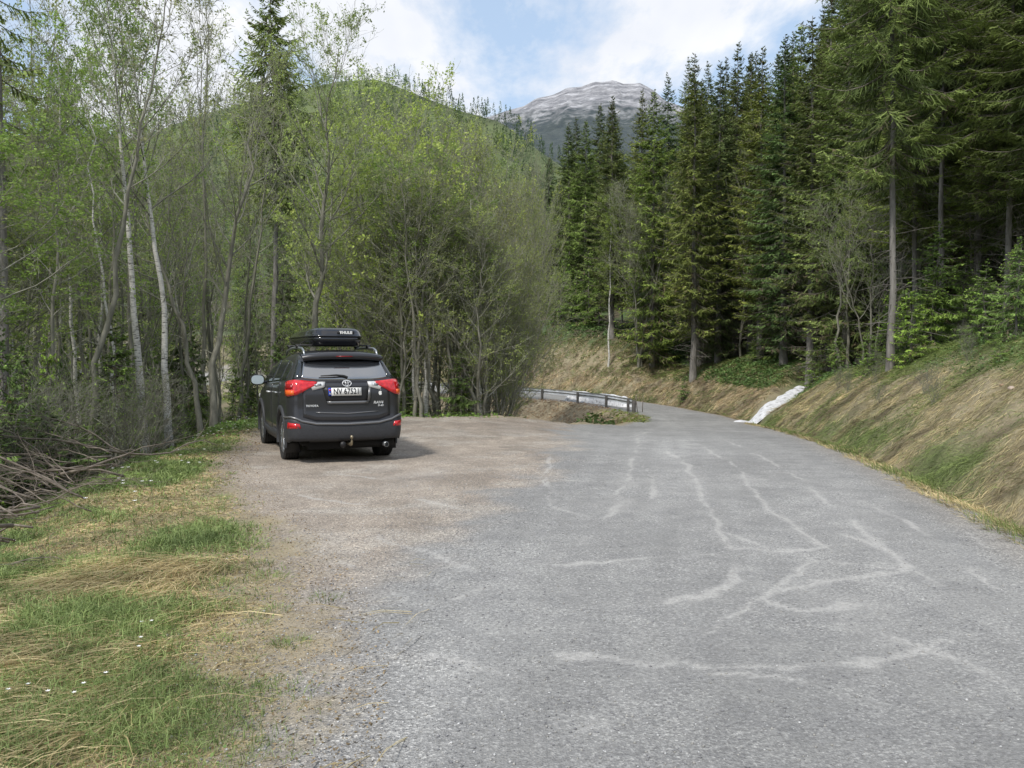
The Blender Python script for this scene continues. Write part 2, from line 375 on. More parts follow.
def zone(x, y, sd, out):
    """colour and texture zone of every ground vertex"""
    n_lo = fbm(x * .35 + 3, y * .35 + 8, 4); n_md = fbm(x * 1.6, y * 1.6 + 4, 4); n_hi = fbm(x * 7, y * 7, 3); n_el = fbm(x * 2.2 + 40, y * 1.1 + 11, 4)
    col = np.zeros((len(x), 3)); R = lambda *c: np.array(c)[None, :]
    xb = bound(y, XB_Y, XB_X) + (n_md - .5) * np.interp(y, [4, 9], [.7, 1.5]) + (n_hi - .5) * .3
    gb = bound(y, GB_Y, GB_X) + (n_md - .5) * np.interp(y, [4, 9], [.5, 1.2]) + (n_hi - .5) * .5
    asph = R(.280, .279, .274) * (1 + .42 * (n_lo - .5)[:, None]) * (1 + .24 * (n_md - .5)[:, None])
    dirt = R(.320, .278, .235) * (1 + .55 * (n_el - .5)[:, None]) * (1 + .25 * (n_hi - .5)[:, None])
    pale = R(.40, .37, .33)
    dirt = dirt + (pale - dirt) * (sstep(.55, .75, n_md) * .6)[:, None]
    dirt = dirt + (R(.23, .195, .165) - dirt) * (sstep(.56, .72, n_lo) * .55)[:, None]
    wA = sstep(-.45, .45, x - xb); wA = np.where(y > 26, 1, wA)
    wA = wA * (1 - (sstep(20.5, 22.5, y) * sstep(1.5, .5, x)) * (y < 26))
    c = dirt + (asph - dirt) * wA[:, None]
    # wheel-path tone along the road, dusty loose edges
    lane = np.exp(-((np.abs(sd) - .85) / .38) ** 2)
    c = c * (1 + (.06 * lane * wA)[:, None])
    trk = vnoise(sd * 2.6 + .6 * np.sin(y * .35), y * .16 + 5) * .5 + vnoise(sd * 6.0 + 20 + .8 * np.sin(y * .22 + 1), y * .30) * .5
    c = c * (1 + .22 * (trk - .5) * wA)[:, None]
    edge_d = sstep(HW - .55, HW - .02, sd + .25 * (n_md - .5)) * (sd < HW + .4)
    c = c + (R(.30, .275, .245) - c) * (edge_d * .6)[:, None]
    # dusty tyre marks
    dust = np.zeros(len(x))
    m = (y > 2) & (y < 34) & (np.abs(x) < 14)
    idx = np.where(m)[0]
    for k, s in enumerate(STREAKS_W):
        lo, hi = s.min(0) - .6, s.max(0) + .6
        j = idx[(x[idx] > lo[0]) & (x[idx] < hi[0]) & (y[idx] > lo[1]) & (y[idx] < hi[1])]
        if len(j) == 0: continue
        jx = x[j] + .10 * (n_md[j] - .5) * 2; jy = y[j] + .10 * (n_hi[j] - .5) * 2
        dd = poly_dist(jx, jy, s)[0]
        wd = .012 + .034 * vnoise(x[j] * .8 + k, y[j] * .8)
        a = np.exp(-(dd / wd) ** 2) * (1.7 * sstep(.15, .85, vnoise(x[j] * 1.5 + 7 * k, y[j] * 1.5))) + .22 * np.exp(-(dd / .20) ** 2)
        dust[j] = np.maximum(dust[j], a)
    blot = sstep(.60, .82, fbm(x * .9 + 30, y * .55 + 2, 5)) * .45
    dust = np.clip(dust * (.35 + 1.1 * n_hi) + blot, 0, 1)
    c = c + (R(.50, .485, .46) - c) * (dust * .08)[:, None]
    grav = np.clip(.55 + .9 * (n_md - .5) + .5 * sstep(1.2, -.4, x - xb) - .35 * dust, .15, 1)
    grav = np.where(sd > HW - .5, np.maximum(grav, .8), grav)
    # vegetation
    tan = R(.30, .255, .175) * (1 + .5 * (n_hi - .5)[:, None])
    green = R(.10, .145, .045) * (1 + .5 * (n_md - .5)[:, None])
    gp = sstep(.47, .60, fbm(x * .8 + 2, y * .8 + 60, 4)) * sstep(-.3, -1.0, x - gb)
    veg = tan + (green - tan) * (gp * .8)[:, None]
    wv = sstep(.35, -.25, x - gb) * (y < 23)
    wv = np.maximum(wv, sstep(-.35, .1, out) * 1.0)
    c = c + (veg - c) * wv[:, None]
    # right bank
    e = sd - HW + .25 * (n_md - .5)
    wr = sstep(.05, .35, e)
    btan = R(.29, .25, .165) * (1 + .5 * (n_hi - .5)[:, None]) * (1 + .25 * (n_md - .5)[:, None])
    btan = btan + (R(.13, .095, .065) - btan) * (sstep(.5, .72, n_el) * .55)[:, None]
    bgrn = R(.12, .15, .06)
    up = sstep(2.0, 3.3, e - 2.2 * sstep(55, 62, y) + 1.2 * (n_lo - .5)); dn = np.exp(-((e - .75) / .35) ** 2) * sstep(.4, .6, n_lo)
    bk = btan + (bgrn - btan) * np.clip(up * .75 + dn * .8 + sstep(.62, .75, n_md) * .25, 0, 1)[:, None]
    fl = R(.10, .088, .058) + R(-.01, .05, .0) * sstep(.45, .65, n_md)[:, None]
    bk = bk + (fl - bk) * sstep(4, 6.5, e)[:, None]
    c = c + (bk - c) * wr[:, None]
    # wooded ravine floor
    flo = R(.095, .08, .055) + R(-.02, .045, -.015) * sstep(.45, .6, n_md)[:, None]
    c = c + (flo - c) * (sstep(1.8, 4.5, out + 1.5 * (n_md - .5)))[:, None]
    vegw = np.clip(np.maximum(wv, wr), 0, 1)
    zn = np.stack([grav * (1 - vegw), dust, vegw], 1)
    return np.clip(c, .01, .9), zn
gcol, gzone = zone(X_, Y_, gsd, gout)
nyv, nxv = GX.shape
idx = np.arange(nyv * nxv).reshape(nyv, nxv)
quads = np.stack([idx[:-1, :-1], idx[:-1, 1:], idx[1:, 1:], idx[1:, :-1]], -1).reshape(-1, 4)
fc = lambda a: a[quads].mean(1)
fsd, fout, fx_, fy_ = fc(gsd), fc(gout), fc(X_), fc(Y_)
fgb = bound(fy_, GB_Y, GB_X); fxb = bound(fy_, XB_Y, XB_X)
is_road = (fsd < HW + .12) & (fsd > -HW - .15) | ((fsd < 0) & (fy_ < 26) & (fx_ > fxb) & (fout < 0)) | ((fsd < 0) & (fout < -.35) & (fy_ >= 26))
is_pull = (~is_road) & (fsd < 0) & (fout < 0) & (fx_ > fgb) & (fy_ < 26)
is_verge = (~is_road) & (~is_pull) & (fsd < 0) & (fout < 1.2)
is_bank = (~is_road) & (fsd > 0) & (fsd < HW + 4.2)
is_ter = ~(is_road | is_pull | is_verge | is_bank)
def sheet(name, mask):
    q = quads[mask]; u, inv = np.unique(q, return_inverse=True); q = inv.reshape(-1, 4)
    mb = MB(); mb.add(np.stack([X_[u], Y_[u], gzv[u]], 1), q, 0, gcol[u])
    o = mb.build(name, M_ground, smooth=True)
    a = o.data.color_attributes.new('Zone', 'FLOAT_COLOR', 'POINT')
    a.data.foreach_set('color', np.concatenate([gzone[u], np.ones((len(u), 1))], 1).astype(np.float32).ravel())
    o['kind'] = 'structure'; return o
sheet('road', is_road); sheet('gravel_pullout', is_pull); sheet('grass_verge', is_verge); sheet('grass_bank', is_bank); sheet('terrain', is_ter)

# ------------------------------------------------------------------ hill, mountain
def ridge_mesh(name, d0, d1, d2, prof, z0, mat, nu=160, nv=70, rough=6.0, fr=.02, curve=1.0, cols=None):
    px = np.linspace(prof[0][0], prof[-1][0], nu)
    ty = np.interp(px, [p[0] for p in prof], [p[1] for p in prof])
    V = np.zeros((nv, nu, 3)); t = np.linspace(0, 1, nv)
    for j, tt in enumerate(t):
        if tt < .7: k = tt / .7; d = d0 + (d1 - d0) * k; h = k ** curve
        else: k = (tt - .7) / .3; d = d1 + (d2 - d1) * k; h = 1 - .8 * k * k
        zt = (HOR - ty) / F * d1 + CAMZ
        V[j, :, 0] = (px - 512) / F * d; V[j, :, 1] = d; V[j, :, 2] = z0 + (zt - z0) * h
    n = fbm(V[..., 0] * fr + 50, V[..., 1] * fr + 20, 6, .55) - .5
    env = np.minimum(1, t / .15)[:, None] * 1.0
    V[..., 2] += n * rough * env * (1 - .75 * np.exp(-((t - .7) / .06) ** 2))[:, None]
    idx = np.arange(nv * nu).reshape(nv, nu)
    q = np.stack([idx[:-1, :-1], idx[:-1, 1:], idx[1:, 1:], idx[1:, :-1]], -1).reshape(-1, 4)
    mb = MB(); mb.add(V.reshape(-1, 3), q, 0, (1, 1, 1)); o = mb.build(name, mat, smooth=True); o['kind'] = 'structure'
    return V, px, ty
M_hill = simple('hill_ground', (.11, .14, .055), .9, noise=.4, nscale=.05)
HP = [(-500, 150), (-200, 150), (0, 152), (60, 150), (110, 148), (160, 132), (200, 118), (250, 103), (300, 93), (340, 84), (380, 82), (420, 98), (460, 112), (500, 122), (540, 152), (580, 180), (640, 215), (760, 250), (1000, 240), (1500, 230)]
HV, hpx, hty = ridge_mesh('hill', 105, 270, 420, HP, -8, M_hill, 220, 60, 7, .02, 1.15)

def mountain_mat():
    m, nt, b = newmat('mountain_rock'); L = nt.links.new
    tc = N(nt, 'ShaderNodeTexCoord'); gm = N(nt, 'ShaderNodeNewGeometry'); sx = N(nt, 'ShaderNodeSeparateXYZ'); L(tc.outputs['Object'], sx.inputs[0])
    mp = N(nt, 'ShaderNodeMapping'); mp.inputs['Scale'].default_value = (.022, .022, .036); mp.inputs['Rotation'].default_value = (0, .5, 0); L(tc.outputs['Object'], mp.inputs[0])
    n1 = N(nt, 'ShaderNodeTexNoise'); n1.inputs['Scale'].default_value = 1; n1.inputs['Detail'].default_value = 9; n1.inputs['Roughness'].default_value = .72; L(mp.outputs[0], n1.inputs['Vector'])
    rock = ramp(nt, n1.outputs[0], [(.36, (.15, .155, .17)), (.46, (.26, .26, .28)), (.54, (.38, .38, .40)), (.62, (.56, .56, .59))])  # aerial haze is put into the bluish-grey rock and wood colours
    n2 = N(nt, 'ShaderNodeTexNoise'); n2.inputs['Scale'].default_value = .05; n2.inputs['Detail'].default_value = 8; L(tc.outputs['Object'], n2.inputs['Vector'])
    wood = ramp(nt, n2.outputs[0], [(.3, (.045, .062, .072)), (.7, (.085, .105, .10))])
    mr = N(nt, 'ShaderNodeMapRange'); mr.inputs['From Min'].default_value = 505; mr.inputs['From Max'].default_value = 600
    ad = N(nt, 'ShaderNodeMath', operation='MULTIPLY_ADD'); ad.inputs[1].default_value = 260; L(n2.outputs[0], ad.inputs[0])
    sb = N(nt, 'ShaderNodeMath', operation='SUBTRACT'); sb.inputs[1].default_value = 130; L(sx.outputs[2], sb.inputs[0]); L(sb.outputs[0], ad.inputs[2])
    L(ad.outputs[0], mr.inputs[0])
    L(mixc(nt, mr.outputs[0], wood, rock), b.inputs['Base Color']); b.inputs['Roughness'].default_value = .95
    bp = N(nt, 'ShaderNodeBump'); bp.inputs['Strength'].default_value = 1; bp.inputs['Distance'].default_value = 14; L(n1.outputs[0], bp.inputs['Height']); L(bp.outputs[0], b.inputs['Normal'])
    return m
MP = [(150, 190), (300, 165), (400, 140), (450, 128), (490, 118), (512, 111), (524, 108), (536, 101), (552, 98), (566, 91), (580, 91), (594, 86), (612, 85), (622, 88), (638, 87), (652, 94), (664, 104), (680, 108), (740, 120), (820, 150), (1000, 190), (1300, 200)]
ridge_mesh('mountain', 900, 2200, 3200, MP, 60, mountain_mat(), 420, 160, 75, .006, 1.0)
g = MB(); g.add([(-6000, -6000, -40), (6000, -6000, -40), (6000, 6000, -40), (-6000, 6000, -40)], [[0, 1, 2, 3]]); o = g.build('ground', M_hill); o['kind'] = 'structure'

# ------------------------------------------------------------------ tree makers
def unit(v): return v / (np.linalg.norm(v, axis=-1, keepdims=True) + 1e-9)
def spawn(P, R, c, t0, t1, ang, length, up=.08, seg=5, wander=.12, r0=.55, rtip=.003, r=None, lvar=.3):
    """c children on every parent path"""
    r = r or rng
    k, n, _ = P.shape
    t = t0 + (t1 - t0) * ((np.arange(c)[None] + r.random((k, c))) / c)
    f = t * (n - 1); i = np.minimum(f.astype(int), n - 2); f = f - i
    kk = np.arange(k)[:, None]
    pos = P[kk, i] * (1 - f[..., None]) + P[kk, i + 1] * f[..., None]
    T = unit(P[kk, i + 1] - P[kk, i]); Rr = R[kk, i] * (1 - f) + R[kk, i + 1] * f
    az = np.arange(c)[None] * 2.4 + r.random((k, 1)) * 6.28 + r.normal(0, .5, (k, c))
    ref = np.where(np.abs(T[..., 2:3]) > .9, np.array([1., 0, 0]), np.array([0, 0, 1.]))
    A = unit(np.cross(T, ref)); B = np.cross(T, A)
    an = ang * (1 + r.normal(0, .2, (k, c)))
    d = np.cos(an)[..., None] * T + np.sin(an)[..., None] * (np.cos(az)[..., None] * A + np.sin(az)[..., None] * B)
    Ls = (length(t) if callable(length) else length * (1 - .55 * t)) * (1 + r.normal(0, lvar, (k, c)).clip(-.7, .8))
    m = k * c; d = d.reshape(m, 3); pos = pos.reshape(m, 3); Ls = Ls.reshape(m, 1)
    Q = np.zeros((m, seg, 3)); Q[:, 0] = pos
    for j in range(1, seg):
        d = unit(d + np.array([0, 0, up]) + r.normal(0, wander, (m, 3)))
        Q[:, j] = Q[:, j - 1] + d * Ls / (seg - 1)
    rb = np.maximum(Rr.reshape(m) * r0, rtip)
    rb = np.minimum(rb, Ls[:, 0] * .022 + .003)
    RR = rb[:, None] * np.linspace(1, .25, seg)[None] + 0; RR = np.maximum(RR, rtip * .7)
    return Q, RR

def leaves(mb, P, n, size, colA, colB, jit=.05, mat=1, r=None, t0=.3, flat=.0):
    r = r or rng
    k, s, _ = P.shape
    sub_ = r.permutation(k)[:max(int(k * .38), 5)]; a = sub_[r.integers(0, len(sub_), n)]; f = (t0 + (1 - t0) * r.random(n)) * (s - 1); i = np.minimum(f.astype(int), s - 2); f = (f - i)[:, None]
    c = P[a, i] * (1 - f) + P[a, i + 1] * f + r.normal(0, jit, (n, 3))
    u = unit(r.normal(0, 1, (n, 3)) * np.array([1, 1, 1 - flat])); w = unit(np.cross(u, r.normal(0, 1, (n, 3))))
    sz = (size * (.6 + .8 * r.random(n)))[:, None]
    V = np.stack([c - u * sz, c + w * sz * .55, c + u * sz, c - w * sz * .55], 1)
    q = np.arange(n * 4).reshape(n, 4)
    m = r.random(n)[:, None]; C = np.array(colA)[None] * (1 - m) + np.array(colB)[None] * m
    C = C * (.75 + .5 * r.random(n))[:, None]
    mb.add(V.reshape(-1, 3), q, mat, np.repeat(C, 4, 0))

LIME = ((.34, .45, .13), (.48, .55, .22)); OLIVE = ((.28, .35, .11), (.42, .48, .17)); FRESH = ((.24, .37, .09), (.40, .53, .15)); BUFF = ((.32, .34, .17), (.42, .42, .23))

def trunk_path(H, lean=(0, 0), wob=.25, seg=14, r=None, kink=0):
    r = r or rng; t = np.linspace(0, 1, seg)
    w = np.cumsum(r.normal(0, 1, (seg, 2)), 0); w = w - w[0]; w = w / (np.abs(w).max() + 1e-6) * wob
    P = np.zeros((seg, 3)); P[:, 0] = lean[0] * t ** 1.2 + w[:, 0]; P[:, 1] = lean[1] * t ** 1.2 + w[:, 1]; P[:, 2] = H * t - .3 * (t == 0)
    return P

def make_decid(seed, H=13, r0=.10, lean=(0, 0), stems=1, crown0=.35, blen=.30, n1=22, n2=8, n3=5, nleaf=4000, lsize=.045, lc=LIME, birch=False, wob=.35, up=.10, ang=.75, twig=.0045, sub=1.0, tw=1.0):
    """tapered stem(s) with limbs (trunk mesh) + branches, twigs and leaves (crown mesh)"""
    r = np.random.default_rng(seed)
    tm = MB(); cm = MB(); Ps = []; Rs = []
    for s in range(stems):
        a = s * 2.4 + r.random() * 2; l = (lean[0] + (stems > 1) * math.cos(a) * H * (.08 + .14 * r.random()), lean[1] + (stems > 1) * math.sin(a) * H * (.08 + .14 * r.random()))
        h = H * (1 if s == 0 else .7 + .28 * r.random())
        P = trunk_path(h, l, wob, 16, r); 
        if stems > 1: P[:, :2] += np.array([math.cos(a), math.sin(a)]) * r0 * 1.3
        Ps.append(P); Rs.append((r0 * (1 if s == 0 else .75)) * (1.0 - .90 * np.linspace(0, 1, 16) ** .85) * (1 + .35 * np.exp(-np.linspace(0, 1, 16) * 18)))
    P0 = np.array(Ps); R0 = np.array(Rs)
    tm.tubes(P0, R0, 9, 0, (1, 1, 1) if birch else (.68, .67, .66))
    Lf = lambda t: H * blen * np.interp((t - crown0) / (1 - crown0), [-.2, 0, .25, .7, 1], [.5, .7, 1.0, .62, .28])
    P1, R1 = spawn(P0, R0, n1, crown0, .985, ang, Lf, up, 7, .13, .5, twig * 1.5, r)
    dark = .55 if birch else .85
    big = R1[:, 0] > r0 * .22
    tm.tubes(P1[big], R1[big], 5, 1 if birch else 0, (dark,) * 3)
    if (~big).any(): cm.tubes(P1[~big], R1[~big], 4, 0, (dark * tw,) * 3)
    # a few dead snags low on the stem
    Pd, Rd = spawn(P0, R0, 6, .12, crown0, 1.25, H * .07, -.02, 4, .2, .25, twig, r); cm.tubes(Pd, Rd, 3, 0, (1.1,) * 3)
    L1 = np.linalg.norm(np.diff(P1, axis=1), axis=2).sum(1).mean()
    P2, R2 = spawn(P1, R1, n2, .18, .98, .68, lambda t: L1 * .50 * (1 - .5 * t) * sub, up * .9, 5, .15, .55, twig * 1.2, r)
    cm.tubes(P2, R2, 3, 0, (tw,) * 3)
    L2 = L1 * .36 * sub
    P3, R3 = spawn(P2, R2, n3, .15, 1.0, .6, lambda t: L2 * .55 * (1 - .4 * t), up * .6, 4, .18, .6, twig, r)
    cm.tubes(P3, R3, 3, 0, (.95 * tw, 1.0 * tw, .85 * tw))
    if nleaf: leaves(cm, np.concatenate([P3[:, ::1]]), nleaf, lsize, *lc, jit=.05, mat=1, r=r)
    mats = [M_birch, M_bark] if birch else [M_bark]
    return tm.mesh('trunk', mats, True), cm.mesh('crown', [M_bark, M_leaf]), H

def make_spruce(seed, H=20, r0=.17, Rm=2.4, c0=.15, dead=.3, dens=1.0, tint=(1, 1, 1), bl=.30, droop=.35, fine=1.0, step=.36, sparse=0., wm=1.0):
    r = np.random.default_rng(seed)
    tm = MB(); cm = MB()
    P = trunk_path(H, (0, 0), .10, 18, r); R = r0 * (1 - .94 * np.linspace(0, 1, 18)) * (1 + .4 * np.exp(-np.linspace(0, 1, 18) * 20))
    tm.tubes(P[None], R[None], 9)
    hs = [H * c0]
    while hs[-1] < H * .985: hs.append(hs[-1] + step * (1.1 - .62 * hs[-1] / H))
    zs = []; az = []; ln = []; pitch = []
    for h in hs:
        rel = (h / H - c0) / (1 - c0)
        rad = Rm * np.interp(rel, [0, .12, .35, .7, .93, 1], [.72, .95, 1.0, .60, .19, .05])
        nb = int(r.integers(4, 7)) if rel < .9 else 5
        a0 = r.random() * 6.28
        for b in range(nb):
            if r.random() < sparse: continue
            zs.append(h + r.normal(0, .15)); az.append(a0 + b * 6.28 / nb + r.normal(0, .25)); ln.append(rad * (.62 + .55 * r.random())); pitch.append(np.interp(rel, [0, .4, .8, 1], [-.30, -.14, .12, .45]) + r.normal(0, .09))
    zs, az, ln, pitch = map(np.array, (zs, az, ln, pitch)); m = len(zs); ns = 6
    t = np.linspace(0, 1, ns)[None]
    base = np.stack([np.interp(zs, P[:, 2], P[:, 0]), np.interp(zs, P[:, 2], P[:, 1]), zs], 1)
    hor = np.cos(pitch)[:, None] * ln[:, None] * t
    ver = np.sin(pitch)[:, None] * ln[:, None] * t - droop * (ln[:, None] * .42) * np.sin(t * PI * .8) + droop * .28 * ln[:, None] * t ** 3
    sw = r.normal(0, .12, (m, 1)) * ln[:, None] * t ** 2
    BP = np.stack([base[:, 0:1] + np.cos(az)[:, None] * hor - np.sin(az)[:, None] * sw, base[:, 1:2] + np.sin(az)[:, None] * hor + np.cos(az)[:, None] * sw, base[:, 2:3] + ver], 2)
    BR = np.maximum(.006 + .010 * ln[:, None], .006) * np.linspace(1, .3, ns)[None]
    cm.tubes(BP, BR, 3, 0, (.8, .75, .7))
    # side shoots: flat sprays of needles, denser outwards
    k = int(24 * dens * fine)
    tt = .16 + .84 * (np.arange(k)[None] + r.random((m, k))) / k
    f = tt * (ns - 1); i = np.minimum(f.astype(int), ns - 2); f = (f - i)[..., None]; kk = np.arange(m)[:, None]
    pos = BP[kk, i] * (1 - f) + BP[kk, i + 1] * f; T = unit(BP[kk, i + 1] - BP[kk, i])
    side = unit(np.cross(T, np.array([0, 0, 1.]))) * np.where((np.arange(k) % 2) == 0, 1, -1)[None, :, None]
    sl = ln[:, None] * bl * (1.08 - tt) * (.6 + .7 * r.random((m, k))) + np.minimum(.11, .045 * ln[:, None] + .02)
    hang = r.random((m, k)) * .75 + .05
    d = unit(T * .75 + side * (1.0 - .5 * hang[..., None]) + np.array([0, 0, -1.]) * hang[..., None] + r.normal(0, .15, (m, k, 3)))
    sel = (r.random((m, k)) < np.clip(ln[:, None] / 1.1, .5, 1)).reshape(-1)
    bi = np.repeat(np.arange(m), k)[sel]; ttf = tt.reshape(-1)[sel]; q = int(sel.sum()); pos = pos.reshape(-1, 3)[sel]; d = d.reshape(-1, 3)[sel]; sl = sl.reshape(-1, 1)[sel]
    w = (.017 + .020 * r.random((q, 1))) * wm
    up = unit(np.cross(d, np.cross(np.array([0, 0, 1.]), d)) + r.normal(0, .5, (q, 3))); wv = unit(np.cross(d, up))
    mid = pos + d * sl * .5 + np.array([0, 0, -.10]) * sl; tip = pos + d * sl + np.array([0, 0, -.22]) * sl
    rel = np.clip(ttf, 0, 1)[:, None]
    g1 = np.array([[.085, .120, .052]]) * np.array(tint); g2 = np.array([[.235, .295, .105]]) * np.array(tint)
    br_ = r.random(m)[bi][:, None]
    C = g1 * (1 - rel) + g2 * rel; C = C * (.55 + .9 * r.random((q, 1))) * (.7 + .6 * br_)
    dd = (r.random((q, 1)) < (.05 + .25 * np.clip(1 - zs[bi][:, None] / (H * .35), 0, 1)))
    C = np.where(dd, np.array([[.15, .125, .09]]), C)
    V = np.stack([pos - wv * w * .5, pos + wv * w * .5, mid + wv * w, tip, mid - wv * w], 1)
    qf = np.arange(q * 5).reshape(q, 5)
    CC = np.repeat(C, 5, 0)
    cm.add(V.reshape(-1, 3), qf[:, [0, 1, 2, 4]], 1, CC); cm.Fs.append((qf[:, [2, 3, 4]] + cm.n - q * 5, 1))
    # secondary hanging sprays across the shoots
    n2 = 3
    for s_ in range(n2):
        f2 = .25 + .6 * r.random((q, 1)); p2 = pos + d * sl * f2 + np.array([0, 0, -.15]) * sl * f2
        sd_ = unit(wv * (1 if s_ % 2 else -1) + d * .9 + r.normal(0, .2, (q, 3)) - np.array([0, 0, .25])); l2 = sl * (.28 + .3 * r.random((q, 1)))
        w2 = unit(np.cross(sd_, up)) * w * .9
        V = np.stack([p2 - w2 * .4, p2 + w2 * .6, p2 + sd_ * l2 * .6 + w2, p2 + sd_ * l2], 1)
        cm.add(V.reshape(-1, 3), np.arange(q * 4).reshape(q, 4), 1, np.repeat(C * (1.0 + .35 * r.random((q, 1))), 4, 0))
    # dead lower branches
    nd = int(dead * H * 6)
    if nd:
        P1, R1 = spawn(P[None], R[None], nd, .05, c0 + .22, 1.5, 1.0 * Rm / 2.4, -.06, 5, .10, .18, .005, r, .5)
        cm.tubes(P1, R1 * .8, 3, 0, (.9, .88, .85))
        P2, R2 = spawn(P1, R1, 4, .3, 1, .8, .35, -.04, 3, .15, .4, .003, r); cm.tubes(P2, R2, 3, 0, (.9, .88, .85))
    return tm.mesh('trunk', [M_spbark], True), cm.mesh('crown', [M_spbark, M_needle]), H

def put(meshes, name, x, y, label, cat='tree', group=None, h=None, rz=None, sxy=None, z=None, tilt=(0, 0)):
    tm, cm, H = meshes
    if h and not name.startswith('spruce'): h = h / 1.12
    z = gz(x, y) - .08 if z is None else z
    o = empty(name, (x, y, z), rng.random() * 6.28 if rz is None else rz)
    o.rotation_euler[0], o.rotation_euler[1] = tilt
    s = (h / H) if h else 1.0; q = s if sxy is None else sxy
    o.scale = (q, q, s)
    tag(o, label, cat, group)
    t = bpy.data.objects.new('trunk', tm); link(t, o)
    c = bpy.data.objects.new('crown', cm); link(c, o)
    return o
def hpx(d, py, base):           # height so that the top shows at picture row py
    return CAMZ + (HOR - py) / F * d - base
# ------------------------------------------------------------------ the parked car
M_paint = simple('car_paint', (.040, .040, .045), .28, .30, .5, coat=.35)
M_plastic = simple('grey_plastic', (.042, .044, .050), .55, 0, .4, noise=.15, nscale=40)
M_black = simple('black_plastic', (.010, .010, .011), .5)
M_gloss = simple('black_gloss', (.012, .012, .015), .12, 0, .5, coat=.6)
M_under = simple('underbody', (.006, .006, .006), .9)
M_tyre = simple('tyre_rubber', (.020, .020, .021), .85, noise=.3, nscale=30)
M_rim = simple('alloy_rim', (.42, .43, .45), .3, .85)
M_rimd = simple('alloy_dark', (.03, .03, .033), .4, .5)
M_glass = simple('tinted_glass', (.020, .024, .028), .04, 0, .8)
M_rglass = simple('rear_glass', (.045, .05, .06), .10, 0, 1.0)
M_rglass.node_tree.nodes['Principled BSDF'].inputs['IOR'].default_value = 2.3
M_red = simple('red_lens', (.58, .012, .018), .15, 0, .6, noise=.35, nscale=22, coat=.5)
M_orange = simple('orange_lens', (.75, .13, .02), .2, 0, .6)
M_dred = simple('dark_red_lens', (.28, .008, .012), .2)
M_clear = simple('clear_lens', (.72, .72, .72), .2, .2, .6)
M_chrome = simple('chrome', (.80, .81, .83), .3, .45)
M_white = simple('white_plate', (.82, .82, .80), .45)
M_ink = simple('black_ink', (.01, .01, .012), .5)
M_blue = simple('blue_plate', (.02, .06, .45), .5)
M_mirror = simple('mirror_glass', (.62, .74, .80), .15, .25)  # pale blue base colour stands in for the bright sky it reflects
M_silver = simple('satin_silver', (.40, .42, .44), .35, .8)
M_brass = simple('tow_steel', (.36, .31, .22), .45, .8)
M_tail = simple('tail_trim', (.20, .20, .205), .35, .6)

CARX, CARY, CARH = -2.53, 12.98, math.atan2(.375, .927) + .02
car = empty('parked_car', (CARX, CARY, gz(CARX - .6, CARY + 2)), CARH); car.scale = (.97, 1, 1.055); car.location.z -= .012
tag(car, 'black estate car with a roof box parked on the gravel pull-out', 'car')

_z = np.array([.22, .30, .42, .58, .70, .85, .95, 1.03, 1.10, 1.16, 1.22, 1.30, 1.40, 1.50, 1.56, 1.61, 1.645, 1.665])
_yr = np.array([.22, .07, .02, .02, .05, .075, .08, .085, .10, .115, .15, .22, .31, .40, .47, .56, .72, .95])
_w = np.array([.80, .88, .905, .915, .92, .922, .920, .915, .908, .90, .885, .845, .795, .74, .705, .655, .57, .42])
_yf = np.array([4.35, 4.50, 4.57, 4.57, 4.55, 4.50, 4.40, 4.12, 3.62, 3.36, 3.24, 3.06, 2.82, 2.56, 2.38, 2.15, 1.85, 1.55])
def cz(t, z): return float(np.interp(z, _z, t))
def smooth1(t):
    zz = np.linspace(.22, 1.665, 400); v = np.interp(zz, _z, t); v = np.convolve(np.pad(v, 9, 'edge'), np.ones(19) / 19, 'valid'); return zz, v
_sr, _sw, _sf = [smooth1(t) for t in (_yr, _w, _yf)]
def outline(z, n=90):
    yr, w, yf = (float(np.interp(z, a, v)) for a, v in (_sr, _sw, _sf))
    k = np.interp(z, [.2, 1.2, 1.66], [1, 1, .8])
    cr, R = .045 * k, .27 * k; t0 = 1 - .20
    a = np.linspace(0, 1, 30); x1 = a * t0 * w; y1 = yr + cr * a ** 2
    th = np.linspace(0, PI / 2, 26)[1:]; x2 = t0 * w + (1 - t0) * w * np.sin(th) ** .9; y2 = yr + cr + R * (1 - np.cos(th))
    crf = .22; Rf = .55 * k; t1 = 1 - .34
    ya = y2[-1]; yb = yf - crf - Rf
    s = np.linspace(0, 1, 70)[1:]; y3 = ya + (yb - ya) * s
    x3 = w * np.ones_like(s) - .035 * np.clip((y3 - 3.6), 0, 1) ** 1.5
    we = x3[-1]
    th = np.linspace(PI / 2, 0, 20)[1:]; x4 = t1 * we + (1 - t1) * we * np.sin(th); y4 = yf - crf - Rf * (1 - np.cos(th))
    a = np.linspace(1, 0, 14)[1:]; x5 = a * t1 * we; y5 = yf - crf * a ** 2
    return np.stack([np.concatenate([x1, x2, x3, x4, x5]), np.concatenate([y1, y2, y3, y4, y5])], 1)
_zl = np.linspace(.22, 1.665, 73); _OL = [outline(z) for z in _zl]; _CL = [np.concatenate([[0], np.cumsum(np.linalg.norm(np.diff(o, axis=0), axis=1))]) for o in _OL]
def P0(s, z, side=False):
    i = min(max(int(np.searchsorted(_zl, z)) - 1, 0), len(_zl) - 2); f = min(max((z - _zl[i]) / (_zl[i + 1] - _zl[i]), 0), 1)
    r = []
    for j in (i, i + 1):
        o, c = _OL[j], _CL[j]
        if side: m = slice(40, 124); r.append((np.interp(s, o[m, 1], o[m, 0]), s))
        else: a = abs(s); r.append((np.interp(a, c, o[:, 0]), np.interp(a, c, o[:, 1])))
    return np.array([r[0][0] * (1 - f) + r[1][0] * f, r[0][1] * (1 - f) + r[1][1] * f, z])
